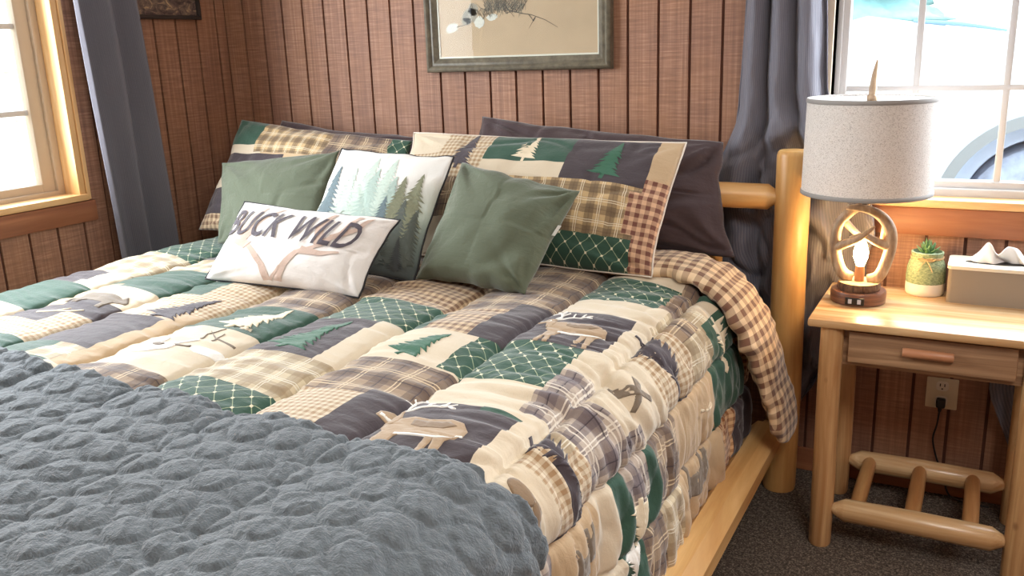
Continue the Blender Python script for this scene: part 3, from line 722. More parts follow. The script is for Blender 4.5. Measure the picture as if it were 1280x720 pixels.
for mi_, cx, cy, h, sd in ((1, -.1, .28, 1.1, 1), (1, .22, .30, 1.05, 2), (2, .02, .12, 1.0, 3), (1, -.38, .2, .8, 4), (2, .36, .05, .9, 5), (3, -.72, .05, 1.15, 6), (4, .72, .02, 1.2, 7), (4, .50, .02, 1.0, 8), (3, .32, -.25, .8, 9), (5, .62, -.35, 1.0, 10), (5, .84, -.4, .9, 11), (5, .40, -.55, .7, 12), (6, .15, -.62, .6, 13), (6, .7, -.68, .5, 14), (6, -.2, -.66, .5, 15), (6, -.55, -.68, .5, 16)):
    fd.append((mi_, [(max(-.97, min(.97, cx + x * h * .9)), max(-.96, min(.96, cy + y * h))) for x, y in fir(sd)]))
pillow('forest_print_cushion', [(.930, -.765, .735), (1.365, -.770, .722), (1.360, -.520, 1.042), (.945, -.510, 1.058)], .11, 'square cushion printed with a misty conifer forest, between the two green ones', 'cushion', 'printed cushions', FM, None, fd, seed=18, wr=.0025, pinch=.04, piping=plain('black_cord', (28, 26, 28), .7), back=6)

# lettered lumbar pillow
cu = bpy.data.curves.new('lettering', 'FONT'); cu.body = 'BUCK WILD'; cu.size = 1; cu.offset = .012; cu.resolution_u = 3; cu.space_character = 1.06
to = bpy.data.objects.new('lettering', cu); C.objects.link(to); bpy.context.view_layer.update()
me = to.evaluated_get(bpy.context.evaluated_depsgraph_get()).to_mesh()
tv = np.array([v.co[:2] for v in me.vertices]); tf = [list(p.vertices) for p in me.polygons]
to.to_mesh_clear(); bpy.data.objects.remove(to); bpy.data.curves.remove(cu)
mn, mx = tv.min(0), tv.max(0); tn = (tv - mn) / (mx - mn)
LM = [fplain('lumbar_white', (240, 234, 228), .25), fplain('lumbar_taupe_print', (204, 178, 162)), fplain('lumbar_letter_print', (84, 76, 84)), fplain('lumbar_back_black', (48, 44, 46))]
def rb(pts, w0, w1): return ribbon(pts, w0, w1)
ld = [(1, rb([(-.12, -.93), (-.22, -.62), (-.42, -.3), (-.62, -.05), (-.78, .3), (-.86, .75)], .1, .05)), (1, rb([(-.62, -.05), (-.5, .45), (-.3, .85)], .12, .03)), (1, rb([(-.70, .1), (-.62, .5), (-.55, .86)], .08, .03)), (1, rb([(-.5, -.2), (-.7, -.12), (-.85, -.05)], .2, .05)),
      (1, rb([(.02, -.93), (.06, -.62), (.18, -.25), (.4, -.02), (.58, .35), (.66, .85)], .1, .06)), (1, rb([(.4, -.02), (.3, .4), (.36, .86)], .14, .04)), (1, rb([(.5, .2), (.72, .5), (.80, .86)], .1, .04)), (1, rb([(.2, -.2), (.45, -.22), (.66, -.12)], .2, .04)), (1, rb([(-.08, -.93), (.0, -.72), (.02, -.6)], .05, .02))]
o, lf, lmid, lnm = pillow('lumbar_pillow', [(.792, -.985, .735), (1.318, -.955, .722), (1.352, -.800, .905), (.825, -.835, .935)], .12, 'white oblong pillow lettered BUCK WILD in grey, at the front of the cushions', 'cushion', 'printed cushions', LM, None, ld, seed=21, wr=.0045, pinch=.05, piping=plain('black_cord', (28, 26, 28), .7), wscale=9, back=0)
sx = -.95 + tn[:, 0] * 1.72 + (tn[:, 1] - .5) * .09; sy = .0 + tn[:, 1] * .68 - .09 * tn[:, 0] + .05
bm = bmesh.new(); vv = [bm.verts.new((a, b, 0)) for a, b in zip(sx, sy)]
for f in tf:
    try: bm.faces.new([vv[i] for i in f])
    except ValueError: pass
bmesh.ops.triangulate(bm, faces=bm.faces[:])
for _ in range(3):
    es = [e for e in bm.edges if e.calc_length() > .07]
    if not es: break
    bmesh.ops.subdivide_edges(bm, edges=es, cuts=1); bmesh.ops.triangulate(bm, faces=[f for f in bm.faces if len(f.verts) > 3])
bm.verts.index_update()
v = np.array([p.co[:2] for p in bm.verts]); P = lf(v[:, 0], v[:, 1], .0036); f = [[p.index for p in q_.verts] for q_ in bm.faces]; bm.free()
le = link('lettering', mesh('lettering', P, f, LM[2], None, v * .2), o); le.location = -Vector(o.location); le['label'] = 'grey capital letters reading BUCK WILD'

# ================================================================== CURTAINS
def curtain_mat(name, c, warm):
    t = NT(name); u = t.sep(t.uv())
    st = t.math('MULTIPLY', t.math('ADD', t.math('SINE', t.math('MULTIPLY', u[0], 820)), 1), .5)
    f = t.noise(t.mapping(t.uv(), (260, 9, 1)), 1, 3, .6)
    col = t.mix(t.math('MULTIPLY', t.math('ADD', st, f), .38), lin(c), lin(warm))
    t.bump(t.math('ADD', st, f), .25, .002)
    o = t.fin(col, .7, Sheen_Weight=.2)
    return o
cur_m = curtain_mat('striped_charcoal_curtain', (80, 83, 98), (140, 134, 140))
def sheet(name, fn, ns_, nt_, w, h, label, base, group):
    s = np.linspace(0, 1, ns_); t_ = np.linspace(0, 1, nt_); S, T_ = np.meshgrid(s, t_)
    V = fn(S, T_).reshape(-1, 3)
    me = mesh(name, V, grid_faces(ns_, nt_), cur_m, None, np.stack([S * w, T_ * h], -1).reshape(-1, 2))
    o = tag(link(name, me, None, True, base=base), label, 'curtain', group)
    sl = o.modifiers.new('Solidify', 'SOLIDIFY'); sl.thickness = .003; sl.offset = 0
    return o
g_c = 'charcoal window curtains'
def cur_left(s, t):
    z = 2.12 - t * 1.90
    y0 = np.interp(z, [.2, .68, 1.55, 2.12], [-.70, -.712, -.745, -.76]); y1 = np.interp(z, [.2, .65, 1.55, 2.12], [-.43, -.447, -.490, -.51])
    y = y0 + (y1 - y0) * (s + .018 * np.sin(s * 14))
    ph = 2 * PI * (2.35 * s + .10 * vn(s * 3, t * 3, 31) + .09)
    x = .062 + (.030 + .008 * t) * np.sin(ph) + .008 * vn(s * 9, t * 4, 32)
    return np.stack([x, y + .012 * np.cos(ph), z], -1)
sheet('curtain', cur_left, 120, 60, .8, 1.9, 'dark striped curtain hanging straight on the left wall behind the bed', (.06, -.6, .22), g_c)
def cur_right(s, t):
    z = 2.12 - t * 1.87
    xl = np.interp(z, [.24, .3, .45, .6, .72, .85, .98, 1.10, 1.45, 2.12], [2.255, 2.20, 2.13, 2.06, 2.00, 1.985, 2.01, 2.065, 2.080, 2.085])
    xr = np.interp(z, [.24, .3, .4, .55, .65, .8, .92, 1.1, 1.2, 1.45, 2.12], [2.285, 2.325, 2.37, 2.43, 2.465, 2.475, 2.45, 2.355, 2.328, 2.313, 2.30])
    low = np.clip((1.16 - z) / .3, 0, 1)
    x = xl + (xr - xl) * s
    ph = 2 * PI * (3.2 * s + .25 + low * .5 * vn(s * 2.2, t * 7, 33) + .08 * vn(s * 4, t * 3, 34))
    y = -.062 + .028 * np.sin(ph) + low * .026 * vn(s * 4 + t * 9, t * 14 - s * 4, 35) + .004 * vn(s * 30, t * 30, 36)
    rg = lambda a: np.clip(1 - np.abs(a) * 2.6, 0, 1)
    y = y + low * (.030 * rg(vn(s * 3.2 + t * 13, t * 7 - s * 3.5, 71)) - .030 * rg(vn(s * 4.5 - t * 9, t * 9 + s * 3, 72)))
    # the cloth is hitched up over the headboard: one swag fold bulges out above the post
    d = (z - (1.10 - .16 * (s - .55) ** 2 / .2)); y = y - .034 * np.exp(-(d / .03) ** 2) * np.clip((s - .25) * 5, 0, 1) + .03 * np.exp(-((d + .07) / .035) ** 2) * np.clip((s - .25) * 5, 0, 1)
    y = np.clip(y, np.where((z < .72) & (x > 2.33), -.076, -.104), -.022)
    x = x + .006 * np.cos(ph) + low * .012 * vn(s * 6, t * 12, 37)
    return np.stack([x, y, z], -1)
sheet('curtain', cur_right, 130, 150, .62, 1.87, 'dark striped curtain bunched behind the log bed post, left of the right window', (2.2, -.06, .25), g_c)
def cur_far(s, t):
    z = 2.12 - t * 1.98
    xl = np.interp(z, [.14, .21, .34, .40, .6, .9, 1.2, 2.12], [2.90, 2.87, 2.815, 2.80, 2.93, 3.28, 3.42, 3.45])
    x = xl + (3.72 - xl) * s
    ph = 2 * PI * (4 * s + .1 * vn(s * 3, t * 3, 38))
    y = -.055 + .022 * np.sin(ph) * (1 - .35 * t)
    return np.stack([x, y, z], -1)
sheet('curtain', cur_far, 100, 60, .8, 1.9, 'dark curtain edge showing low under the nightstand, right of the wall outlet', (3.4, -.055, .14), g_c)

# ================================================================== NIGHTSTAND
ns_z = pine('nightstand_pine_upright', 2, (236, 200, 148), (176, 124, 76), .4, 30)
ns_x = pine('nightstand_pine_across', 0, (232, 204, 160), (178, 130, 82), .27, 26)
ns_y = pine('nightstand_pine_along', 1, (214, 168, 112), (174, 118, 70), .4, 24)
ns_d = pine('nightstand_drawer_pine', 0, (198, 160, 122), (122, 88, 62), .45, 46)
ns_h = pine('drawer_pull_pine', 0, (204, 148, 110), (170, 112, 76), .4, 30, False)
night = thing('nightstand', 'small pine log nightstand with one drawer under the right window', 'nightstand', (2.66, -.28, 0))
m = MB(); m.box(2.372, 2.955, -.475, -.079, .628, .65, bev=.006); m.build('tabletop', ns_x, night, 40)
for x, y in ((2.430, -.437), (2.895, -.437), (2.430, -.112), (2.895, -.112)):
    m = MB(); m.tube([(x, y, 0), (x, y, .008), (x + .001, y, .2), (x - .001, y, .45), (x, y, .628)], [.026, .029, .030, .029, .029], 20); m.build('leg', ns_z, night, 40)
m = MB()
m.box(2.452, 2.875, -.430, -.412, .522, .628, bev=.002); m.box(2.425, 2.440, -.42, -.12, .522, .628, bev=.002); m.box(2.885, 2.90, -.42, -.12, .522, .628, bev=.002); m.box(2.45, 2.875, -.13, -.112, .522, .628, bev=.002); m.box(2.44, 2.885, -.42, -.12, .522, .53)
m.build('drawer_case', ns_d, night)
m = MB(); m.box(2.472, 2.850, -.452, -.430, .538, .620, bev=.003); dr = m.build('drawer', ns_d, night, 30)
m = MB(); m.tube([(2.600, -.462, .584), (2.603, -.462, .584), (2.712, -.462, .584), (2.715, -.462, .584)], [.0105, .012, .012, .0105], 12); hd = m.build('handle', ns_h, dr, 40)
hd.location = (0, 0, 0); hd['label'] = 'short round reddish pine pull'
def pencil_rail(y, z):
    m = MB(); m.tube([(2.445, y, z), (2.455, y, z), (2.490, y, z), (2.66, y, z + .002), (2.838, y, z), (2.872, y, z), (2.882, y, z)], [.010, .012, .031, .032, .031, .012, .010], 16); return m.build('lower_rail', ns_x, night, 35)
pencil_rail(-.437, .112); pencil_rail(-.112, .112)
for x in (2.517, 2.653, 2.79):
    m = MB(); m.tube([(x, -.125, .118), (x, -.27, .12), (x, -.418, .118)], [.019, .0205, .020], 14); m.build('cross_bar', ns_y, night, 40)

# ================================================================== LAMP
LX, LY = 2.466, -.262
lamp = thing('table_lamp', 'antler table lamp with round linen shade on the nightstand, bulb lit in the base', 'lamp', (LX, LY, .65))
t = NT('dark_walnut_stain'); f = t.noise(t.mapping(t.obj(), (12, 12, 160)), 1, 4, .6)
walnut = t.fin(t.ramp(f, [(.3, lin((86, 54, 40))), (.7, lin((140, 94, 70)))]), .4)
m = MB(); m.lathe([(.066, .65), (.070, .652), (.071, .678), (.068, .684), (.05, .684)], LX, LY, 40); m.build('base', walnut, lamp, 40)
t = NT('bark_edge'); f = t.noise(t.mapping(t.obj(), (90, 90, 30)), 1, 4, .7); t.bump(f, .8, .006)
bark = t.fin(t.ramp(f, [(.35, lin((70, 48, 34))), (.65, lin((132, 96, 66)))]), .8)
cut = pine('pale_slice_wood', 0, (232, 206, 160), (206, 170, 118), .6, 20, False)
m = MB(); m.lathe([(.053, .684), (.055, .688), (.054, .700), (.052, .705)], LX, LY, 36, top=False); m.lathe([(.0525, .7045), (.052, .7055), (.03, .7056), (.001, .7056)], LX, LY, 36, mi=1, bottom=False)
m.build('log_slice', [bark, cut], lamp, 40)
m = MB(); m.box(LX - .024, LX + .024, LY - .0725, LY - .066, .656, .676, bev=.002)
m.box(LX - .016, LX - .007, LY - .0735, LY - .07, .660, .672, 1); m.box(LX + .007, LX + .016, LY - .0735, LY - .07, .660, .672, 1)
m.build('usb_port', [plain('black_plastic', (24, 24, 26), .4), plain('port_grey', (190, 190, 196), .4)], lamp)
t = NT('resin_antler'); f = t.noise(t.mapping(t.obj(), (40, 40, 12)), 1, 4, .6); t.bump(t.noise(t.mapping(t.obj(), (200, 200, 40)), 1, 3), .4, .002)
antler_m = t.fin(t.ramp(f, [(.3, lin((118, 92, 72))), (.55, lin((176, 150, 120))), (.75, lin((214, 194, 164)))]), .5)
def A(dx, dz, dy=0): return (LX + dx, LY + dy, .705 + dz)
def antler(pts, r, tines):
    r = [q * 1.15 for q in r]; tines = [(p, [q * 1.15 for q in rr]) for p, rr in tines]; m = MB(); m.tube(pts, r, 12, smooth=6)
    for p, rr in tines: m.tube(p, rr, 10, smooth=6)
    return m.build('antler', antler_m, lamp, True)
antler([A(-.018, .008, .004), A(-.042, .018), A(-.058, .05), A(-.068, .105), A(-.062, .15), A(-.036, .185), A(-.005, .205, .012), A(.015, .215, .016)], [.012, .014, .013, .013, .012, .011, .009, .004],
       [([A(-.066, .088), A(-.036, .105, -.016), A(-.004, .122, -.024), A(.032, .155, -.018)], [.012, .010, .008, .002]), ([A(-.05, .165), A(-.02, .13, .02), A(.01, .112, .026)], [.010, .007, .002])])
antler([A(.022, .006, .004), A(.046, .016), A(.060, .045), A(.072, .10), A(.068, .145), A(.045, .178), A(.012, .198, -.014), A(-.028, .203, -.020), A(-.042, .200, -.020)], [.012, .014, .013, .013, .013, .012, .010, .007, .003],
       [([A(.070, .10), A(.04, .112, -.010), A(.005, .128, -.016), A(-.030, .122, -.02)], [.012, .010, .007, .002]), ([A(.058, .165), A(.050, .13, .018), A(.045, .105, .026)], [.009, .006, .002])])
m = MB(); m.lathe([(.012, .7055), (.0125, .735), (.011, .748)], LX, LY, 20); m.build('bulb_socket', pine('socket_wood', 2, (190, 140, 96), (150, 100, 64), .5, 30, False), lamp, 40)
t = NT('lit_bulb'); t.t.nodes.remove(t.b); em = t.n('ShaderNodeEmission'); em.inputs[0].default_value = (1, .64, .28, 1); em.inputs[1].default_value = 115
t.t.links.new(em.outputs[0], t.out.inputs[0])
m = MB(); m.lathe([(.009, .747), (.012, .755), (.0185, .772), (.019, .785), (.015, .802), (.009, .816), (.003, .824)], LX, LY, 20); m.build('bulb', t.m, lamp, True)['label'] = 'glowing warm bulb'
m = MB(); m.lathe([(.009, .905), (.006, .915), (.006, .98), (.012, .985), (.012, 1.02)], LX, LY + .004, 14)
m.tube([(LX + .004, LY, 1.0), (LX + .06, LY, 1.06), (LX + .055, LY, 1.14), (LX, LY, 1.188)], .002, 6, smooth=6); m.tube([(LX - .004, LY, 1.0), (LX - .06, LY, 1.06), (LX - .055, LY, 1.14), (LX, LY, 1.188)], .002, 6, smooth=6)
m.build('harp', plain('bronze_metal', (104, 84, 60), .35, Metallic=.8), lamp, True)
t = NT('speckled_linen_shade'); p = t.obj()
f = t.noise(t.mapping(p, (300, 300, 650)), 1, 2, .7)
col = t.ramp(f, [(.36, lin((196, 190, 184))), (.5, lin((242, 238, 234)))])
tl = t.n('ShaderNodeBsdfTranslucent'); t.put(tl.inputs[0], col); mx_ = t.n('ShaderNodeMixShader'); mx_.inputs[0].default_value = .35
t.fin(col, .9); t.t.links.new(t.b.outputs[0], mx_.inputs[1]); t.t.links.new(tl.outputs[0], mx_.inputs[2]); t.t.links.new(mx_.outputs[0], t.out.inputs[0])
shade_m = t.m
Z0, Z1, RS0, RS1 = .944, 1.192, .1615, .1575
m = MB(); m.lathe([(RS0, Z0), (RS1, Z1), (RS1 - .003, Z1), (RS0 - .003, Z0), (RS0, Z0)], LX, LY, 72, bottom=False, top=False); sh = m.build('lamp_shade', shade_m, lamp, 40)
tr_m = plain('grey_binding', (150, 146, 142), .8)
for z, r in ((Z0, RS0), (Z1 - .011, RS1)):
    m = MB(); m.lathe([(r + .001, z), (r + .0022, z + .001), (r + .0020, z + .0105), (r + .0005, z + .0115)], LX, LY, 72, bottom=False, top=False)
    tb = m.build('trim_band', tr_m, sh, True); tb.location = (0, 0, 0)
m = MB(); m.lathe([(.018, Z1 - .012), (RS1 - .002, Z1 - .008), (RS1 - .003, Z1 - .006), (.018, Z1 - .010)], LX, LY, 72, bottom=False, top=False); dd = m.build('shade_top', plain('white_diffuser', (226, 222, 222), .7), sh, True); dd.location = (0, 0, 0)
m = MB(); m.lathe([(.012, 1.182), (.013, 1.194), (.007, 1.200), (.006, 1.204)], LX, LY, 14); m.tube([(LX, LY, 1.198), (LX + .001, LY, 1.215), (LX + .003, LY, 1.25), (LX + .007, LY, 1.284)], [.0085, .0095, .0065, .0015], 10, smooth=4)
m.build('finial', antler_m, lamp, True)

# ================================================================== PLANT POT AND TISSUE BOX
px, py = 2.621, -.118
plant = thing('potted_succulent', 'small succulent in a two-tone green and white jar tied with twine', 'plant', (px, py, .65))
t = NT('green_crackle_glaze'); f = t.noise(t.mapping(t.obj(), (160, 160, 300)), 1, 3, .6); t.bump(f, .5, .003)
gz = t.fin(t.ramp(f, [(.35, lin((104, 122, 92))), (.65, lin((160, 174, 136)))]), .6)
m = MB(); m.lathe([(.046, .65), (.049, .654), (.050, .665), (.050, .684)], px, py, 40, mi=1, top=False); m.lathe([(.050, .684), (.0505, .70), (.0485, .725), (.044, .742), (.039, .750), (.0385, .756), (.041, .762), (.041, .768), (.037, .769), (.036, .758), (.02, .756), (.001, .756)], px, py, 40, bottom=False, top=False)
m.build('jar', [gz, plain('white_glaze', (232, 226, 214), .4)], plant, 50)
m = MB()
for z in (.7515, .7545): m.tube([(px + .0412 * math.cos(a), py + .0412 * math.sin(a), z) for a in (2 * PI * k / 40 for k in range(41))], .0014, 6)
for sgn in (-1, 1):
    m.tube([(px, py - .042, .753), (px + sgn * .012, py - .046, .758), (px + sgn * .022, py - .041, .754), (px + sgn * .012, py - .044, .749), (px, py - .043, .752)], .0012, 6, smooth=5)
    m.tube([(px, py - .043, .752), (px + sgn * .010, py - .050, .738), (px + sgn * .018, py - .051, .722)], .0012, 6, smooth=5)
m.build('twine_bow', plain('jute_twine', (196, 166, 122), .9, .2, 200), plant, True)
soil = plain('dark_soil', (50, 40, 32), .95)
leaf_m = plain('succulent_green', (92, 128, 80), .45, .25, 40)
r_ = random.Random(3)
def leaf(a, el, L, w):
    m = MB(); n = 9; d = Vector((math.cos(a) * math.cos(el), math.sin(a) * math.cos(el), math.sin(el))); up = Vector((-math.cos(a) * math.sin(el), -math.sin(a) * math.sin(el), math.cos(el)))
    o_ = Vector((px, py, .760)); pts = []; rad = []
    for k in range(n):
        t_ = k / (n - 1); pts.append(o_ + d * (L * t_) + up * (.010 * t_ * t_)); rad.append(max(.0006, w * math.sin(PI * min(1, .18 + t_ * .82)) ** .7))
    m.tube(pts, rad, 8, flat=2.3, up=up); return m.build('leaf', leaf_m, plant, True)
for k in range(7): leaf(k * 2 * PI / 7 + .2, .35, .036, .0034)
for k in range(7): leaf(k * 2 * PI / 7 + .6, .75, .036, .0034)
for k in range(5): leaf(k * 2 * PI / 5 + .1, 1.15, .04, .003)
leaf(.4, 1.5, .045, .0026)

tis = thing('tissue_box', 'taupe tissue box cover with a cream lid and a white tissue pulled up', 'tissue box', (2.81, -.13, .65))
def rbox(x0, x1, y0, y1, z0, z1, r, n=6):
    pts = []
    for cx, cy, a0 in ((x1 - r, y1 - r, 0), (x0 + r, y1 - r, PI / 2), (x0 + r, y0 + r, PI), (x1 - r, y0 + r, 1.5 * PI)):
        for k in range(n + 1): a = a0 + PI / 2 * k / n; pts.append((cx + r * math.cos(a), cy + r * math.sin(a)))
    N = len(pts); v = [(x, y, z0) for x, y in pts] + [(x, y, z1) for x, y in pts]
    return v, [tuple(range(N - 1, -1, -1)), tuple(N + k for k in range(N))] + [(k, (k + 1) % N, N + (k + 1) % N, N + k) for k in range(N)]
m = MB(); m.add(*rbox(2.678, 2.943, -.196, -.066, .65, .742, .012)); m.build('box_cover', plain('taupe_box', (146, 132, 116), .55), tis, 40)
m = MB(); m.add(*rbox(2.675, 2.946, -.199, -.063, .742, .751, .014)); lid = m.build('lid', plain('cream_lid', (226, 216, 194), .5), tis, 40)
m = MB(); m.add([(2.80 + .085 * math.cos(a), -.131 + .024 * math.sin(a), .7516) for a in (2 * PI * k / 32 for k in range(32))] + [(2.80 + .085 * math.cos(a), -.131 + .024 * math.sin(a), .7508) for a in (2 * PI * k / 32 for k in range(32))], [tuple(range(32)), tuple(range(63, 31, -1))] + [(k, 32 + k, 32 + (k + 1) % 32, (k + 1) % 32) for k in range(32)])
sl_ = m.build('opening', plain('slot_dark', (40, 36, 34), .9), lid); sl_.location = (0, 0, 0)
n1, n2 = 60, 30; V = []
for j in range(n2):
    tj = j / (n2 - 1)
    for i in range(n1):
        si = i / (n1 - 1) * 2 - 1
        topz = .050 * math.exp(-((si + .40) / .34) ** 2) + .046 * math.exp(-((si - .50) / .46) ** 2) + .004
        x = 2.80 + .072 * si * (1 - .15 * tj) - .012 * tj
        y = -.131 + (.016 * math.sin(si * 4.5 + 2.0 * tj) + .007 * math.sin(si * 11 + 3 * tj)) * (.6 + .4 * (1 - tj)) - .030 * tj * tj * math.cos(si * 3.2)
        V.append((x, y, .745 + (topz + .006) * tj + .003 * math.sin(si * 11 + 5 * tj)))
tm = link('tissue', mesh('tissue', V, grid_faces(n1, n2), plain('white_tissue', (244, 242, 242), .9)), tis)
sl_ = tm.modifiers.new('Solidify', 'SOLIDIFY'); sl_.thickness = .0014

# ================================================================== OUTLET AND CORD
out = thing('wall_outlet', 'ivory double wall outlet on the panelling behind the nightstand', 'outlet', (2.687, 0, .273))
iv = plain('ivory_plastic', (222, 210, 182), .4); dk = plain('slot_black', (30, 28, 26), .6)
m = MB(); m.box(2.645, 2.730, -.006, 0, .272, .367, bev=.003); m.build('cover_plate', iv, out, 40)
for z in (.343, .297):
    m = MB(); v, f = rbox(2.671, 2.704, z - .0145, z + .0145, .006, .0085, .010, 6); v = [(x, -zz, y) for x, y, zz in v]; m.add(v, [q_[::-1] for q_ in f])
    for dx in (-.006, .006): m.box(2.6875 + dx - .0013, 2.6875 + dx + .0013, -.0092, -.008, z - .001, z + .008, 1)
    m.box(2.6875 - .002, 2.6875 + .002, -.0092, -.008, z - .010, z - .006, 1)
    m.build('socket', [plain('white_plastic', (236, 230, 216), .4), dk], out)
cord = thing('power_cord', 'black power cord plugged into the lower socket, hanging down the wall', 'cord', (2.687, -.01, .012))
bk = plain('black_rubber', (30, 28, 28), .5)
m = MB(); m.box(2.675, 2.700, -.034, -.0085, .282, .309, bev=.005); m.tube([(2.687, -.026, .284), (2.686, -.028, .27)], [.007, .004], 10); m.build('plug', bk, cord, 40)
m = MB(); m.tube([(2.686, -.028, .272), (2.683, -.03, .23), (2.676, -.024, .18), (2.69, -.02, .12), (2.712, -.024, .07), (2.73, -.035, .02), (2.76, -.045, .006), (2.84, -.05, .005)], .0028, 8, smooth=8); m.build('cable', bk, cord, True)

# ================================================================== PICTURES
def frame_profile(x0, x1, z0, z1, prof, axis='y', sgn=-1, wall=0):
    """mitred frame: prof = list of (inset from outer edge, distance off the wall)"""
    m = MB(); vs = []; n = len(prof)
    for a, b in ((x0, z0), (x1, z0), (x1, z1), (x0, z1)):
        sx_ = 1 if a == x0 else -1; sz_ = 1 if b == z0 else -1
        for ins, d in prof:
            p, q_ = a + sx_ * ins, b + sz_ * ins
            vs.append((p, wall + sgn * d, q_) if axis == 'y' else (wall + sgn * d, p, q_))
    fs = []
    for c in range(4):
        c2 = (c + 1) % 4
        for k in range(n - 1): fs.append((c * n + k, c2 * n + k, c2 * n + k + 1, c * n + k + 1))
    m.add(vs, fs); return m
pic = thing('framed_print', 'large picture in a grey-green moulded frame hanging above the bed', 'picture', (1.308, 0, 1.27))
t = NT('grey_olive_frame'); f = t.noise(t.mapping(t.obj(), (30, 30, 30)), 1, 4, .7)
frm = t.fin(t.ramp(f, [(.3, lin((84, 78, 66))), (.7, lin((124, 116, 98)))]), .4)
m = frame_profile(.960, 1.657, 1.270, 1.80, [(0, 0), (0, .022), (.004, .027), (.012, .030), (.018, .026), (.022, .020), (.030, .022), (.036, .018), (.043, .014), (.046, .012), (.046, .003)]); m.build('frame', frm, pic, 40)
m = frame_profile(1.004, 1.613, 1.314, 1.756, [(0, .0035), (0, .0095), (.007, .0095), (.008, .0035)]); m.build('liner', plain('white_liner', (232, 226, 212), .6), pic)
paper = plain('tan_print_paper', (204, 176, 146), .8, .06, 8)
bx0, bz0 = 1.0, 1.31
m = MB(); m.box(1.003, 1.614, -.0060, -.002, 1.313, 1.757, 0)
MATS = [paper, plain('rock_white', (226, 222, 212), .8, .08, 60), plain('brush_dark', (96, 88, 80), .8), plain('rock_grey', (172, 162, 148), .8, .1, 60), plain('brush_pale', (150, 138, 120), .8)]
r_ = random.Random(8)
def blob(cx, cz, a, b, mi_, rot=0, y=-.0064):
    n = 22; pts = []
    for k in range(n):
        th_ = 2 * PI * k / n; rr = 1 + r_.uniform(-.13, .13)
        dx, dz = a * rr * math.cos(th_), b * rr * math.sin(th_)
        pts.append((cx + dx * math.cos(rot) - dz * math.sin(rot), y, cz + dx * math.sin(rot) + dz * math.cos(rot)))
    m.add(pts, [tuple(range(n))], mi_)
def stroke(pts, w0, w1, mi_, y=-.0067):
    rbn = ribbon(pts, w0, w1); n = len(pts)
    m.add([(a, y, b) for a, b in rbn], [(i, i + 1, 2 * n - 2 - i, 2 * n - 1 - i)[::-1] for i in range(n - 1)], mi_)
blob(1.062, 1.417, .026, .016, 1, .35); blob(1.135, 1.455, .030, .024, 3, .5); blob(1.15, 1.475, .02, .02, 3); blob(1.172, 1.432, .020, .019, 1, .6); blob(1.222, 1.447, .022, .011, 1, .2); blob(1.12, 1.437, .018, .012, 3)
stroke([(1.08, 1.42), (1.11, 1.425), (1.13, 1.43)], .003, .002, 2)
for k in range(150):
    x = r_.uniform(1.19, 1.34); z = 1.472 + r_.gauss(0, .006) - abs(x - 1.26) * .08; a = r_.uniform(-.9, .9); L = r_.uniform(.02, .06)
    stroke([(x, z), (x + math.sin(a) * L * .5, z + abs(math.cos(a)) * L * .55), (x + math.sin(a) * L, z + abs(math.cos(a)) * L)], .0022, .0008, r_.choice((2, 2, 4)), -.0066 - k * 2e-6)
for k in range(36):
    x = r_.uniform(1.14, 1.36); stroke([(x, 1.485 + r_.uniform(-.02, .01)), (x + r_.uniform(-.03, .03), 1.46 + r_.uniform(-.02, .01))], .002, .001, r_.choice((2, 4)), -.0070 - k * 2e-6)
stroke([(1.28, 1.468), (1.33, 1.455), (1.37, 1.448), (1.42, 1.430), (1.465, 1.405)], .0035, .0012, 2); stroke([(1.36, 1.45), (1.372, 1.436), (1.376, 1.428), (1.36, 1.405)], .003, .001, 2); stroke([(1.376, 1.428), (1.385, 1.44)], .006, .003, 2)
m.build('print', MATS, pic)
m = MB(); m.box(1.002, 1.615, -.0112, -.0098, 1.312, 1.758); m.build('glazing', glass_mat('picture_glass', .009), pic)

sp = thing('small_picture', 'small dark framed picture high on the left wall beside the curtain', 'picture', (0, -.29, 1.49))
m = frame_profile(-.455, -.137, 1.490, 1.74, [(0, 0), (0, .016), (.003, .018), (.012, .017), (.015, .012), (.015, .003)], 'x', 1); m.build('frame', plain('near_black_frame', (52, 46, 44), .4), sp, 40)
t = NT('dim_landscape_print'); q_ = t.mapping(t.obj(), (10, 22, 34)); f = t.noise(q_, 1, 4, .65, 1.4)
lp = t.fin(t.ramp(f, [(.30, lin((52, 42, 42))), (.46, lin((96, 80, 76))), (.58, lin((132, 112, 96))), (.70, lin((216, 186, 140)))]), .5)
m = MB(); m.box(.002, .006, -.441, -.151, 1.504, 1.727); m.build('print', lp, sp)

# ================================================================== OUTSIDE
t = NT('pale_leaf_littered_ground'); p = t.obj()
f = t.noise(p, 9, 5, .7); g2 = t.noise(p, 26, 4, .7)
col = t.ramp(f, [(.36, lin((120, 114, 104))), (.50, lin((176, 172, 162))), (.62, lin((226, 222, 214)))])
col = t.mix(t.math('MULTIPLY', t.math('GREATER_THAN', g2, .62), .6), col, lin((170, 160, 130)))
col = t.mix(t.math('MULTIPLY', t.math('GREATER_THAN', t.noise(p, 5, 2), .68), .6), col, lin((214, 200, 110)))
ground_m = t.fin(col, .95)
def terrain():
    xs = np.linspace(-14, 18, 90); yy = np.linspace(-16, 26, 90); X, Yg = np.meshgrid(xs, yy)
    Z = -.25 + np.clip(-X - 1.2, 0, 99) * .50 + .12 * vn(X * .6, Yg * .6, 51) + np.clip(Yg - 9, 0, 99) * .12
    return X, Yg, Z
X, Yg, Z = terrain()
inside = (X > -.9) & (X < 5.2) & (Yg > -5.2) & (Yg < .8); Z = np.where(inside, np.minimum(Z, -.25), Z)
g = link('ground', mesh('ground', np.stack([X, Yg, Z], -1).reshape(-1, 3), grid_faces(90, 90), ground_m), None, True); struct(g)

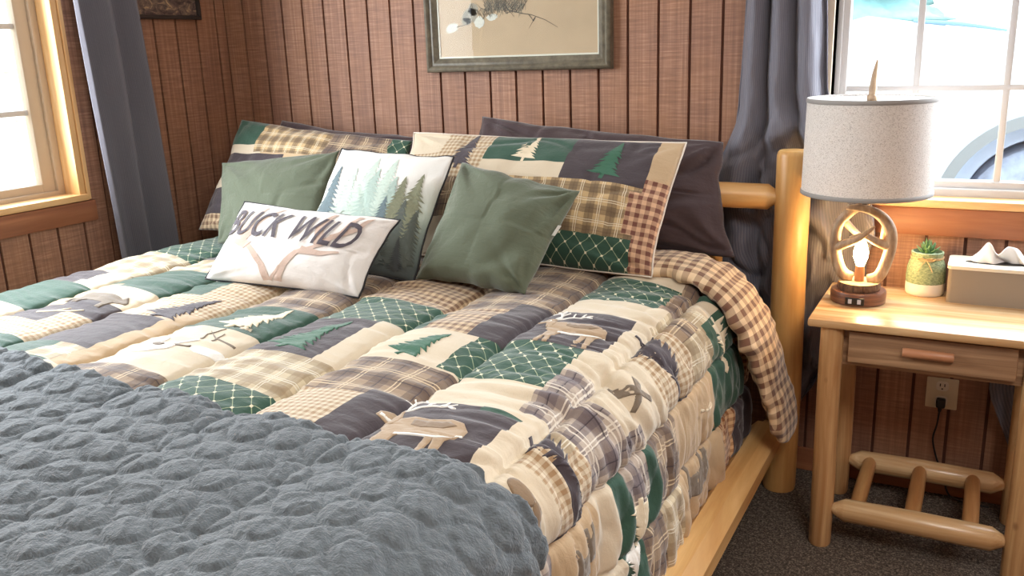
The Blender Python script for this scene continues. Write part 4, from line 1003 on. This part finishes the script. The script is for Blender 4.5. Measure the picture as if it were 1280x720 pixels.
# white pickup parked outside the right window
TX, TY = 3.02, 2.2       # wheel centre (x) and side plane (y)
TZ = .47
car = thing('parked_truck', 'white pickup truck parked close outside the right window', 'truck', (TX, TY + .9, -.05))
white = plain('white_car_paint', (238, 242, 246), .25, Coat_Weight=.5); flare_m = plain('pale_grey_flare', (150, 156, 158), .6); glassd = plain('tinted_windscreen', (120, 150, 170), .15)
def side_poly(pts, y0, y1, mi_, m):
    n = len(pts); tri = tessellate_polygon([[Vector((a, b, 0)) for a, b in pts]])
    v = [(a, y0, b) for a, b in pts] + [(a, y1, b) for a, b in pts]
    fs = [tuple(t_) for t_ in tri] + [tuple(i + n for i in t_[::-1]) for t_ in tri] + [(k, (k + 1) % n, n + (k + 1) % n, n + k) for k in range(n)]
    m.add(v, fs, mi_)
RA = .45
arch = [(TX - RA * math.cos(a), TZ + RA * math.sin(a)) for a in np.linspace(-.12, PI + .12, 30)]
prof_t = [(TX - 1.02, .36), (TX - .60, .32)] + arch + [(TX + .62, .30), (TX + 2.3, .30), (TX + 2.3, 1.30), (TX + .9, 1.27), (TX + .1, 1.275), (TX - .26, 1.335), (TX - .66, 1.40), (TX - .87, 1.44), (TX - 1.0, 1.41), (TX - 1.08, 1.30), (TX - 1.10, .8)]
m = MB(); side_poly(prof_t, TY, TY + 1.75, 0, m); bd = m.build('body', white, car)
bv = bd.modifiers.new('Bevel', 'BEVEL'); bv.width = .05; bv.segments = 3; bv.angle_limit = math.radians(50)
m = MB(); side_poly([(TX + .55, 1.34), (TX + 1.15, 1.86), (TX + 2.3, 1.9), (TX + 2.3, 1.34)], TY + .1, TY + 1.65, 0, m); m.build('cab', white, car)
m = MB(); side_poly([(TX + .70, 1.42), (TX + 1.18, 1.80), (TX + 1.9, 1.82), (TX + 1.9, 1.42)], TY + .09, TY + .11, 0, m); m.build('side_window', glassd, car)
m = MB(); m.add([(TX + .50, TY + .16, 1.375), (TX + .50, TY + 1.6, 1.375), (TX + 1.12, TY + 1.55, 1.88), (TX + 1.12, TY + .2, 1.88), (TX + .54, TY + .16, 1.36), (TX + .54, TY + 1.6, 1.36), (TX + 1.16, TY + 1.55, 1.86), (TX + 1.16, TY + .2, 1.86)], [(0, 1, 2, 3), (7, 6, 5, 4), (0, 4, 5, 1), (2, 6, 7, 3), (0, 3, 7, 4), (1, 5, 6, 2)]); m.build('windscreen', glassd, car)
m = MB()
v = []; aa = np.linspace(-.1, PI + .1, 36)
for y in (TY - .05, TY + .02):
    for rr in (RA, RA + .055): v += [(TX - rr * math.cos(a), y, TZ + rr * math.sin(a)) for a in aa]
n = len(aa); fs = []
for k in range(n - 1): fs += [(k, k + 1, n + k + 1, n + k), (2 * n + k, 3 * n + k, 3 * n + k + 1, 2 * n + k + 1), (n + k, n + k + 1, 3 * n + k + 1, 3 * n + k), (k, 2 * n + k, 2 * n + k + 1, k + 1)]
m.add(v, fs); m.build('wheel_arch_flare', flare_m, car)
m = MB(); v = []
for y in (TY - .055, TY - .045):
    for rr in (RA + .004, RA + .052): v += [(TX - rr * math.cos(a), y, TZ + rr * math.sin(a)) for a in np.linspace(.06, .26, 6)]
fs = []
for k in range(5): fs += [(k, k + 1, 6 + k + 1, 6 + k), (12 + k, 18 + k, 18 + k + 1, 12 + k + 1), (6 + k, 7 + k, 19 + k, 18 + k), (k, 12 + k, 13 + k, k + 1)]
m.add(v, fs); m.build('side_marker', plain('red_marker', (226, 110, 90), .4), car)
m = MB(); m.tube([(TX - .67, TY + .12, 1.408), (TX - .45, TY + .13, 1.385), (TX - .25, TY + .14, 1.348)], [.010, .012, .006], 8, smooth=4); m.build('wiper', plain('wiper_blue_grey', (110, 140, 160), .6), car, True)
for x in (TX,):
    whl = MB(); seg = 40; prof_w = [(.20, .02), (.24, -.01), (.33, -.015), (.375, .01), (.39, .05), (.39, .2), (.36, .24), (.2, .24)]
    v = [(x + r * math.cos(2 * PI * k / seg), TY + .03 + d, TZ - .04 + r * math.sin(2 * PI * k / seg)) for r, d in prof_w for k in range(seg)]
    whl.add(v, [(i * seg + k, i * seg + (k + 1) % seg, (i + 1) * seg + (k + 1) % seg, (i + 1) * seg + k) for i in range(len(prof_w) - 1) for k in range(seg)])
    wo = whl.build('tire', plain('glare_pale_tire', (176, 190, 214), .8, .15, 30), car, 40)  # rubber lifted to pale blue, outdoor overexposure put into its colour
    whl = MB(); prof_w = [(.001, -.005), (.06, -.005), (.08, .02), (.17, .03), (.195, .0), (.205, .01), (.205, .2)]
    v = [(x + r * (1 if not (i in (3,)) else (1 - .08 * (k % 8 < 3))) * math.cos(2 * PI * k / seg), TY + .03 + d + (.03 if i == 3 and k % 8 < 3 else 0), TZ - .04 + r * math.sin(2 * PI * k / seg)) for i, (r, d) in enumerate(prof_w) for k in range(seg)]
    whl.add(v, [(i * seg + k, i * seg + (k + 1) % seg, (i + 1) * seg + (k + 1) % seg, (i + 1) * seg + k) for i in range(len(prof_w) - 1) for k in range(seg)])
    wo2 = whl.build('wheel_rim', plain('bright_alloy', (206, 212, 220), .3, Metallic=.5), wo, 30); wo2.location = (0, 0, 0)
m = MB(); side_poly(prof_w and [(TX - .56, .2), (TX - .56, .95), (TX + .56, .95), (TX + .56, .2)], TY + .30, TY + .34, 0, m); v = []; aa = np.linspace(-.1, PI + .1, 36)
for y in (TY + .015, TY + .025):
    for rr in (.385, RA + .01): v += [(TX - rr * math.cos(a), y, TZ + rr * math.sin(a)) for a in aa]
m.add(v, [(k, k + 1, 36 + k + 1, 36 + k) for k in range(35)] + [(72 + k, 108 + k, 108 + k + 1, 72 + k + 1) for k in range(35)])
m.build('wheel_well', plain('well_grey', (190, 204, 226), .9), car)  # pale colour and added ring brighten the shaded gap under the arch

# conifers beyond the truck
bark_o = plain('outdoor_bark', (96, 84, 74), .9); needle = plain('blue_green_needles', (120, 160, 160), .8, .2, 6)
def tree(x, y, z, h, r, label, sd):
    o = thing('conifer_tree', label, 'tree', (x, y, z), 'conifers beyond the truck'); rr = random.Random(sd)
    m = MB(); m.tube([(x, y, z), (x, y, z + h * .5), (x, y, z + h * .95)], [r * .09, r * .06, .01], 8); m.build('trunk', bark_o, o, True)
    na, nh = 60, 70; AA, HH = np.meshgrid(np.arange(na) * 2 * PI / na, np.linspace(0, 1, nh))
    tier = (HH * 11 + .8 * vn(np.cos(AA) * 2, np.sin(AA) * 2, sd)) % 1.0
    RR_ = r * (1 - HH) ** .9 * (1.08 - .45 * tier) * (1 + .22 * vn(np.cos(AA) * 6 + 20, np.sin(AA) * 6 + HH * 25, sd + 3)) + .02
    m = MB(); vv_ = [(x + q * math.cos(a), y + q * math.sin(a), z + h * (.10 + .90 * f_)) for q, a, f_ in zip(RR_.ravel(), AA.ravel(), HH.ravel())]
    m.add(vv_, [(i * na + k, i * na + (k + 1) % na, (i + 1) * na + (k + 1) % na, (i + 1) * na + k) for i in range(nh - 1) for k in range(na)] + [tuple(range(na - 1, -1, -1)), tuple((nh - 1) * na + k for k in range(na))])
    m.build('crown', needle, o, True); return o
tree(.9, 9.5, -.1, 5.2, 1.5, 'dark conifer nearest the curtain, seen top left through the right window', 1)
tree(-1.4, 12.5, .2, 6.5, 1.8, 'taller conifer standing farther back, left of the nearest one', 2)

# ================================================================== LIGHT
wd = bpy.data.worlds.new('World'); scn.world = wd; wd.use_nodes = True
bg = wd.node_tree.nodes['Background']; bg.inputs[0].default_value = (.86, .93, 1.0, 1); bg.inputs[1].default_value = 5.2
def area(name, loc, rot, sx, sy, power, col, portal=False):
    l = bpy.data.lights.new(name, 'AREA'); l.shape = 'RECTANGLE'; l.size = sx; l.size_y = sy; l.energy = power; l.color = col
    if portal: l.cycles.is_portal = True
    o = bpy.data.objects.new(name, l); C.objects.link(o); o.location = loc; o.rotation_euler = rot; return o
area('window_light_left', (-.118, -1.42, 1.48), (0, -PI / 2, 0), 1.15, 1.3, 1, (1, 1, 1), True)
area('window_light_right', (2.93, .118, 1.48), (-PI / 2, 0, 0), 1.2, 1.15, 1, (1, 1, 1), True)
area('ceiling_fill', (3.4, -2.5, 2.40), (0, 0, 0), .9, .9, 36, (1, .96, .91))  # unseen overhead fill, added to brighten the drape and nightstand
area('daylight_left', (-.03, -1.42, 1.5), (0, -PI / 2, 0), 1.1, 1.2, 38, (.90, .95, 1))
area('daylight_right', (2.95, .02, 1.48), (-PI / 2, 0, 0), 1.15, 1.1, 26, (.84, .92, 1))

vs = scn.view_settings; vs.view_transform = 'Standard'; vs.look = 'None'; vs.gamma = 1; vs.exposure = 0.42; vs.use_curve_mapping = False
